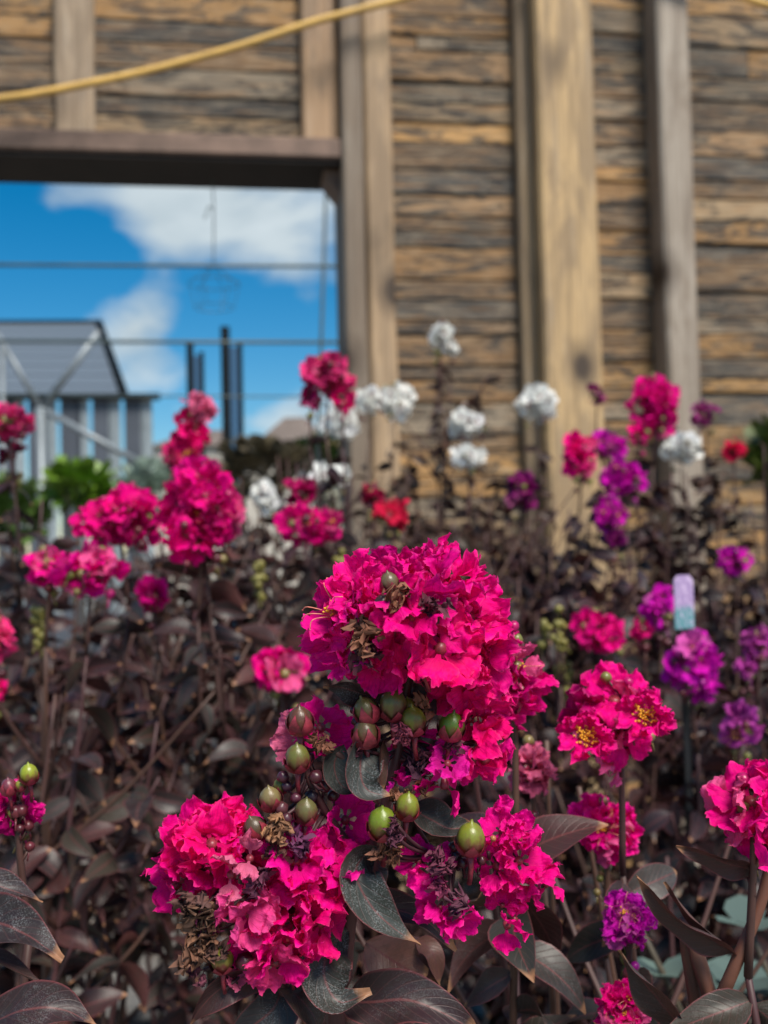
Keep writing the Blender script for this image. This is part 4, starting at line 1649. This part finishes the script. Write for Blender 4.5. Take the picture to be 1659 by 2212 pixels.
# just behind the plant in focus
plant('crape myrtle whose deep pink head peeks out behind the sharp main cluster', [(1110, 1470, 120, 190, HOT, .50)], LEAF_C, 11, (1050, .74), [(1000, 1500, .60), (1180, 1600, .62)], BG, 2, 150)
plant('crape myrtle with two open orange-yellow stamen tufts in its broad pink head', [(1340, 1560, 225, 190, HOT, .53, .0), (1310, 1790, 115, 120, MAG, .57), (1150, 1665, 50, 60, PALE, .56)], LEAF_C, 12, (1420, .66), [(1250, 1700, .62)], BG, 2, 170)
plant('crape myrtle with dense hot pink head on a thick reddish bent stem', [(1625, 1750, 180, 170, HOT, .45), (1345, 2185, 80, 80, HOT, .48, .5)], LEAF_C, 13, (1640, .46), (), BG, 1, 80)
plant('crape myrtle with a lone small purple head low among dark leaves', [(1357, 1990, 80, 96, PURP, .50, .3)], BLACK_C, 14, (1330, .72), [(1250, 1900, .75), (1440, 1850, .75)], BG, 3, 200)
plant('crape myrtle topped by a rounded violet head beside the plant tag', [(1492, 1440, 115, 130, PURP, .80, .3), (1595, 1570, 85, 85, LILAC, .76, .3), (1430, 1315, 70, 100, PURP, .95)], BLACK_C, 15, (1530, .86), [(1560, 1700, .85)], BG, 3, 220)
plant('crape myrtle with loose lilac florets against the pale lower planks', [(1638, 1385, 60, 60, LILAC, .90), (1612, 1440, 36, 36, LILAC, .9), (1585, 1210, 80, 56, PURP, 1.35)], BLACK_C, 16, (1680, 1.12), [(1600, 1500, 1.0)], BG, 2, 150)
plant('crape myrtle with a compact pink head next to yellow-green buds', [(1293, 1362, 115, 85, HOT, .95), (1385, 1360, 36, 36, HOT, .95), (1198, 1350, 90, 56, HOT, .95, 0, 1), (1215, 1440, 70, 60, HOT, .97, 0, 1)], LEAF_C, 17, (1290, 1.1), [(1200, 1340, 1.0), (1215, 1440, 1.0)], BG, 3, 200, buds=9)
# left middle
plant('crape myrtle with the fullest round crimson head on a long bare red stem', [(432, 1112, 190, 185, HOT, .76, .1), (425, 1035, 110, 60, MAG, .77)], LEAF_C, 21, (455, .80), [(560, 1420, .76), (330, 1420, .78)], BG, 4, 260)
plant('crape myrtle with a half-faded crimson dome and a brighter magenta spray below', [(262, 1120, 180, 130, HOT, .80, .05, .1), (195, 1232, 145, 90, MAG, .72), (105, 1225, 75, 70, MAG, .73), (330, 1285, 50, 40, MAG, .8), (85, 1320, 60, 50, MAG, .74, 0, 1)], LEAF_C, 22, (215, .74), [(120, 1500, .72), (340, 1560, .74)], BG, 4, 280)
plant('crape myrtle with a loose pink head low beside the sharp blooms', [(605, 1445, 115, 90, HOT, .74)], LEAF_C, 23, (585, .92), [(700, 1500, .85), (500, 1500, .9), (640, 1650, .8)], BG, 3, 220)
plant('crape myrtle with purplish buds and one green capsule above big dark leaves', [(40, 1745, 60, 50, MAG, .47, 0, .5)], LEAF_C, 24, (-60, .50), (), BG, 1, 60, buds=14)
plant('crape myrtle with two coral red heads one under the other below the magenta spray', [(-5, 1378, 60, 85, CORAL, .80), (-12, 1490, 40, 50, RED, .80)], LEAF_C, 25, (-40, .95), [(60, 1600, .9)], BG, 3, 200)
plant('crape myrtle with a coral pink head leaning in from the glasshouse side', [(20, 912, 105, 62, CORAL, 1.05), (30, 990, 70, 50, (.22, .015, .05), 1.1, 0, .6)], BLACK_C, 26, (40, 1.15), [(90, 1080, 1.1)], BG, 3, 220, buds=9)
plant('crape myrtle with a narrow stacked crimson head before the glasshouse wall', [(412, 940, 80, 100, RED, 1.2), (428, 882, 66, 50, PALE, 1.2), (375, 985, 40, 50, CORAL, 1.2)], LEAF_C, 27, (440, 1.3), [(480, 1000, 1.25), (350, 1150, 1.25)], BG, 3, 200)
plant('crape myrtle lifting one coral pink head highest against the opening post', [(708, 805, 115, 85, CORAL, 1.35), (742, 862, 44, 44, RED, 1.35), (672, 860, 40, 40, HOT, 1.35)], BLACK_C, 28, (660, 1.45), [(640, 1000, 1.4), (690, 960, 1.4)], BG, 3, 200, buds=8)
plant('crape myrtle with a flattened deep pink head below white florets', [(672, 1135, 145, 80, HOT, 1.05), (650, 1060, 60, 44, (.45, .004, .10), 1.15), (560, 1245, 60, 50, HOT, 1.05, 0, 1), (735, 1215, 50, 60, HOT, 1.05, 0, 1)], LEAF_C, 29, (660, 1.12), [(560, 1200, 1.1), (760, 1230, 1.1)], BG, 4, 240)
plant('crape myrtle with scarlet florets low in front of the tan stud', [(846, 1112, 78, 60, (.80, .012, .060), 1.35), (803, 1066, 40, 56, (.42, .003, .05), 1.45)], BLACK_C, 30, (830, 1.45), [(740, 1180, 1.4), (900, 1230, 1.3)], BG, 4, 240)
# right middle
plant('crape myrtle with the tall hot pink head highest before the grey post', [(1415, 872, 110, 120, MAG, 1.65, .1), (1382, 935, 46, 46, HOT, 1.65), (1345, 1030, 95, 75, PURP, 1.55, .45)], BLACK_C, 31, (1400, 1.65), [(1450, 1020, 1.65), (1500, 1130, 1.6)], BG, 4, 280)
plant('crape myrtle with pink and purple heads stacked before the broad tan post', [(1255, 988, 75, 95, HOT, 1.6), (1312, 960, 70, 44, PURP, 1.62), (1315, 1110, 64, 72, PURP, 1.5, .4), (1325, 1160, 50, 40, (.25, .008, .16), 1.5)], BLACK_C, 32, (1290, 1.52), [(1230, 1100, 1.5)], BG, 4, 260)
plant('crape myrtle with a faded mauve head between the white flowers and posts', [(1125, 1068, 75, 85, (.30, .015, .17), 1.7, 0, .2)], BLACK_C, 33, (1130, 1.7), [(1060, 1180, 1.65), (1190, 1190, 1.6)], BG, 4, 240, buds=9)
plant('crape myrtle with sparse mauve tips before the grey post', [(1525, 892, 62, 48, (.34, .015, .20), 2.1, 0, .3), (1288, 850, 46, 40, (.34, .02, .16), 2.1, 0, .5)], BROWN_C, 34, (1500, 2.0), [(1560, 1020, 1.9), (1480, 1020, 1.9)], BG, 3, 200)
plant('crape myrtle with one small scarlet head by the last bay of planks', [(1585, 972, 44, 40, (.78, .01, .07), 2.0)], BROWN_C, 35, (1600, 2.1), [(1650, 960, 2.0), (1620, 1080, 1.9)], BG, 3, 170)
plant('white crape myrtle with a leaning oval head by the grey post', [(1472, 966, 84, 60, WHITE, 2.2)], BROWN_C, 36, (1440, 2.25), [(1400, 1060, 2.2)], BG, 3, 170)
plant('white crape myrtle with the roundest white ball before the tan post', [(1160, 870, 88, 78, WHITE, 2.3)], BROWN_C, 37, (1170, 2.35), [(1140, 1010, 2.2), (1200, 1080, 2.2)], BG, 4, 240)
plant('white crape myrtle with two small white heads one above the other', [(1012, 915, 84, 54, WHITE, 2.4), (1010, 986, 80, 44, WHITE, 2.3)], BROWN_C, 38, (1010, 2.4), [(1060, 1080, 2.2), (950, 1080, 2.3)], BG, 4, 260)
plant('white crape myrtle with a tall thin wisp of white florets', [(952, 722, 50, 48, WHITE, 2.5, 0, .3), (972, 752, 36, 30, WHITE, 2.5), (945, 760, 36, 30, (.45, .38, .30), 2.5, 0, .5)], BROWN_C, 39, (940, 2.62), [(900, 1030, 2.5), (960, 900, 2.5)], BG, 4, 240)
plant('white crape myrtle with twin white heads beside the opening post', [(850, 868, 92, 74, WHITE, 2.45), (793, 865, 54, 56, WHITE, 2.45)], BROWN_C, 40, (830, 2.5), [(880, 1000, 2.4), (800, 1020, 2.4)], BG, 4, 260)
plant('white crape myrtle with white and cream heads framed in the opening', [(712, 1028, 84, 50, WHITE, 2.1), (706, 1075, 56, 60, (.70, .68, .55), 2.1), (572, 1075, 58, 58, WHITE, 2.2)], BROWN_C, 41, (650, 2.2), [(520, 1030, 2.3), (620, 990, 2.4), (760, 1020, 2.2)], BG, 4, 260)
plant('white crape myrtle with a bright white head behind the coral bloom', [(733, 908, 92, 80, WHITE, 2.9)], BROWN_C, 42, (700, 2.85), [(600, 985, 2.8), (660, 1000, 2.8)], BG, 3, 200)
# leafy plants without bloom that close the gaps
fill = [('out of bloom crape myrtle with brown foliage under the white flowers', (960, 1.9), [(900, 1130, 1.9), (980, 1120, 1.9), (1050, 1150, 1.85), (940, 1190, 1.8)], BROWN_C),
        ('bloomless crape myrtle with dark foliage between sharp main head and yellow-green buds', (1180, 1.25), [(1120, 1250, 1.2), (1200, 1230, 1.2), (1250, 1260, 1.25), (1160, 1330, 1.15)], BLACK_C),
        ('bloomless crape myrtle with brown foliage between sharp main head and loose pink head', (740, .95), [(700, 1330, .95), (640, 1340, .95), (780, 1560, .9)], LEAF_C),
        ('out of bloom crape myrtle with drooping foliage below the magenta spray', (120, 1.0), [(60, 1420, 1.0), (160, 1400, 1.0), (240, 1450, .95), (20, 1560, .95)], LEAF_C),
        ('out of bloom crape myrtle with near-black foliage below the violet head', (1500, 1.15), [(1420, 1500, 1.1), (1520, 1520, 1.1), (1600, 1680, 1.05)], BLACK_C),
        ('out of bloom crape myrtle with foliage under the crimson heads', (350, 1.05), [(300, 1330, 1.0), (400, 1350, 1.0), (500, 1320, 1.05), (360, 1500, .95)], LEAF_C),
        ('out of bloom crape myrtle with dark foliage behind the droopy flowers', (1060, .98), [(980, 1500, .95), (1060, 1560, .95), (1130, 1620, .9), (1200, 1700, .9)], BLACK_C),
        ('out of bloom crape myrtle with foliage beside the doorway ground', (560, 1.55), [(500, 1180, 1.5), (560, 1170, 1.5), (620, 1210, 1.5)], LEAF_C),
        ('out of bloom crape myrtle with dark foliage before the truss post', (90, 1.5), [(40, 1200, 1.5), (110, 1180, 1.5), (170, 1260, 1.45)], LEAF_C),
        ('out of bloom crape myrtle with dark foliage between truss post and uprights', (290, 1.45), [(230, 1270, 1.4), (300, 1230, 1.45), (360, 1260, 1.45)], BLACK_C),
        ('out of bloom crape myrtle with dark foliage under the narrow crimson head', (430, 1.75), [(380, 1190, 1.75), (450, 1160, 1.75), (510, 1200, 1.7)], LEAF_C),
        ('out of bloom crape myrtle with brown foliage standing in the doorway', (600, 2.0), [(540, 1120, 2.0), (610, 1110, 2.0), (680, 1130, 2.0)], BROWN_C),
        ('out of bloom crape myrtle low between the purple heads and pale planks', (1620, 1.5), [(1560, 1330, 1.45), (1640, 1290, 1.5), (1690, 1350, 1.4)], BLACK_C),
        ('out of bloom crape myrtle with brown foliage against the tan stud', (880, 2.25), [(820, 1060, 2.2), (880, 1040, 2.25), (940, 1080, 2.2)], BROWN_C),
        ('out of bloom crape myrtle with brown foliage beside the broad tan post', (1090, 2.1), [(1030, 1090, 2.1), (1090, 1080, 2.1), (1140, 1120, 2.05)], BROWN_C),
        ('out of bloom crape myrtle with brown foliage at the foot of the broad post', (1230, 1.95), [(1190, 1180, 1.9), (1250, 1170, 1.9), (1320, 1200, 1.9)], BROWN_C),
        ('out of bloom crape myrtle with brown foliage between the scarlet and mauve heads', (1000, 1.6), [(930, 1180, 1.6), (990, 1150, 1.6), (1050, 1200, 1.55)], BROWN_C),
        ('out of bloom crape myrtle with dark foliage below the scarlet florets', (820, 1.2), [(770, 1270, 1.2), (830, 1240, 1.2), (880, 1260, 1.2)], LEAF_C),
        ('out of bloom crape myrtle at the foot of the grey post', (1480, 1.75), [(1420, 1200, 1.7), (1500, 1230, 1.7), (1540, 1300, 1.6)], BLACK_C)]
for i, (lab, b, tops, cols) in enumerate(fill):
    rng = random.Random(300 + i)
    p = at(b[0], 1106, deeper(b[1]))
    e = new_plant(lab, (p.x, p.y), BG)
    grow(e, [at(t[0], t[1], deeper(t[2])) for t in tops], rng, cols, .045, .018, 6, 298, .10)

# stray leaves in focus at the picture's edges belong to the edge plants
edge_l = [o for o in col.objects if o.type == 'EMPTY' and 'purplish buds' in str(o.get('label', ''))][0]
edge_r = [o for o in col.objects if o.type == 'EMPTY' and 'reddish bent stem' in str(o.get('label', ''))][0]
hero_leaf(edge_l, [(-90, 1985, .45), (-20, 1990, .44), (60, 2020, .43), (135, 2075, .425)], 112, [30, 20, 40], .5, (.026, .017, .020), .7)
hero_leaf(edge_l, [(-110, 1900, .46), (-40, 1905, .45), (30, 1925, .45), (92, 1950, .445)], 66, [40, 30, 50], .5, (.034, .022, .026), .5)
hero_leaf(edge_l, [(-90, 2040, .45), (-30, 2060, .44), (50, 2105, .43), (100, 2135, .43)], 46, [60, 60, 50], .5, (.08, .040, .032), .2)
hero_leaf(edge_l, [(-60, 2230, .43), (40, 2185, .42), (130, 2180, .42), (215, 2220, .42)], 104, [40, 20, 40], .5, (.034, .018, .022), .4)
P = edge_l.location
# capsules on the left edge plant
cl = [c for c in edge_l.children if c.name.startswith('flower_cluster')][0]
cw = edge_l.location + cl.location
for (px, py, w, c, i) in ((64, 1665, 42, (.24, .28, .02), 1), (20, 1690, 36, (.14, .03, .05), 2), (45, 1680, 24, (.22, .22, .03), 0)):
    c_ = at(px, py, .462)
    s = (w / F * .462) / .0115
    obj('capsule', CAPS[i], cl, c_ - Vector((0, 0, .006)) - cw, frame(Vector((0, -.2, 1)), 0), s, (*c, 1))
hero_leaf(edge_r, [(1640, 1880, .455), (1580, 1868, .45), (1520, 1845, .445), (1460, 1828, .445)], 60, [40, 40, 60], .5, (.055, .024, .024), .1)
hero_leaf(edge_r, [(1590, 2060, .455), (1530, 2025, .45), (1450, 1975, .445), (1376, 1892, .44)], 74, [55, 50, 60], .6, (.060, .030, .028), .1)
hero_leaf(edge_r, [(1570, 2040, .455), (1510, 1995, .45), (1470, 1950, .445), (1436, 1905, .445)], 34, [70, 70, 60], .5, (.09, .036, .030), .1)
hero_leaf(edge_r, [(1480, 2230, .46), (1440, 2180, .455), (1390, 2120, .45), (1338, 2050, .45)], 84, [40, 45, 60], .5, (.045, .028, .026), .2)
g = Geo()
P = catmull([edge_r.location + Vector((0, 0, SOIL_Z)), at(1520, 2260, .47), at(1548, 2180, .46), at(1590, 2080, .455), at(1640, 1960, .455), at(1665, 1860, .455)], 30)
g.tube([p - edge_r.location for p in P], [.0040 - .0018 * i / 30 for i in range(31)], 8)
obj('stem', g.mesh('stem', MAT['stem'], True), edge_r, color=(.20, .075, .045))
# the two open tufts on the broad pink head
two = [o for o in col.objects if o.type == 'EMPTY' and 'stamen tufts' in str(o.get('label', ''))][0]
cl = [c for c in two.children if c.name.startswith('flower_cluster')][0]
for (px, py) in ((1258, 1590), (1388, 1545)):
    p = at(px, py, .505)
    obj('flower', TUFT, cl, p - (two.location + cl.location), frame(Vector((rngh.uniform(-.2, .2), -1, .25)).normalized(), 1.0), .70, (*HOT, 1))

# ------------------------------------------------------------------ greenery beyond the opening


def round_leaf(seed):
    rng = random.Random(seed)
    vs = [Vector((0, 0, 0))]
    n = 8
    for i in range(n):
        a = 2 * math.pi * i / n
        vs.append(Vector((math.sin(a) * .42, .5 + math.cos(a) * .5, .10 * rng.uniform(.2, 1))))
    vs[0] = Vector((0, .5, 0))
    return mesh('leaf', vs, [(0, 1 + i, 1 + (i + 1) % n) for i in range(n)], MAT['greenleaf'], True)


RLEAF = [round_leaf(i) for i in range(3)]


def leafy(label, px, py, d, w, h, color, n, seed, name='leafy_bush', L=.08, cat='bush', group=None):
    rng = random.Random(seed)
    p = at(px, py, d)
    e = empty(name, (p.x, p.y, 0))
    tag(e, label, cat, group)
    rw, rh = w / 2 / F * d, h / 2 / F * d
    g = Geo()
    for i in range(6):
        a = rng.uniform(0, 6.28)
        g.tube(catmull([Vector((0, 0, 0)), Vector((math.cos(a) * rw * .3, math.sin(a) * rw * .3, p.z * .6)), Vector((math.cos(a) * rw * .7, math.sin(a) * rw * .7, p.z + rng.uniform(-.3, .5) * rh))], 8), .006, 5)
    obj('stem', g.mesh('stem', MAT['stem'], True), e, color=(.10, .07, .04))
    for i in range(n):
        dr = Vector((rng.gauss(0, 1), rng.gauss(0, 1), rng.gauss(0, 1))).normalized() * (rng.random() ** .4)
        q = Vector((dr.x * rw, dr.y * rw, p.z + dr.z * rh))
        ax = (dr + Vector((rng.uniform(-.6, .6), rng.uniform(-.6, .6), .3))).normalized()
        obj('leaf', rng.choice(RLEAF), e, q, ax.to_track_quat('Y', 'Z') @ Quaternion((0, 1, 0), rng.uniform(-1, 1)), L * rng.uniform(.7, 1.3), jit(color, rng, .3))
    return e


leafy('bright green leafy bush beyond the opening in front of the glasshouse', 175, 1052, 5.4, 120, 80, (.15, .28, .02), 200, 1)
leafy('pale grey-green bush against the glasshouse wall', 330, 1060, 6.2, 200, 110, (.26, .34, .28), 240, 2)
leafy('low dark green bush at the foot of the truss post', 20, 1110, 4.9, 120, 130, (.09, .17, .03), 200, 3)
leafy('brownish low bush under the dark uprights', 560, 1010, 5.2, 170, 110, (.12, .10, .06), 260, 4)
leafy('dark green bush below the far house', 700, 985, 6.5, 130, 70, (.07, .13, .03), 200, 5)
leafy('trailing green vine at the far end of the planks', 1668, 985, 2.75, 50, 130, (.10, .14, .02), 90, 6, 'green_vine', .06, 'vine')

# round-leaved grey-green plant low at the right
pr = at(1500, 2130, .80)
e = new_plant('grey-green shrub with small round leaves low behind the thick reddish stem', (pr.x, pr.y + .03), None, 'round_leaved_shrub')
rng = random.Random(77)
zt = pr.z
for s in range(5):
    a = rng.uniform(0, 6.28)
    tip = Vector((pr.x - e.location.x + math.cos(a) * .05, pr.y - e.location.y + math.sin(a) * .05, zt + rng.uniform(0, .05)))
    P = catmull([Vector((0, 0, SOIL_Z - .02)), Vector((tip.x * .6, tip.y * .6, zt * .6)), tip], 14)
    g = Geo()
    g.tube(P, .0025, 5)
    obj('stem', g.mesh('stem', MAT['stem'], True), e, color=(.10, .08, .05))
    for i in range(4, 15):
        for q in (0, 2.1, 4.2):
            aa = q + i
            obj('leaf', rng.choice(RLEAF), e, P[i], Vector((math.cos(aa), math.sin(aa), .3)).to_track_quat('Y', 'Z'), .032 * rng.uniform(.8, 1.2), jit((.10, .15, .13), rng, .2))

# plant tag
tp = at(1478, 1300, 1.02)
e = empty('plant_tag', (tp.x, tp.y, 0), R(24))
tag(e, 'lilac and teal plastic plant tag on a stake behind the violet head', 'plant tag')
w2, h2 = 26 / F * 1.02, 58 / F * 1.02
vs, uv = [], []
for y in (0, .0012):
    for (x, z) in ((-w2, -h2), (w2, -h2), (w2, h2 * .8), (w2 * .6, h2), (-w2 * .6, h2), (-w2, h2 * .8)):
        vs.append((x, y, tp.z + z))
        uv.append(((x + w2) / (2 * w2), (z + h2) / (2 * h2)))
fs = [(0, 1, 2, 3, 4, 5), (11, 10, 9, 8, 7, 6)] + [(i, 6 + i, 6 + (i + 1) % 6, (i + 1) % 6) for i in range(6)]
obj('card', mesh('card', vs, fs, MAT['tag'], False, None, uv), e)
g = Geo()
g.box(-.004, .004, .0013, .0035, 0, tp.z + h2 * .2)
obj('stake', g.mesh('stake', MAT['pot']), e)
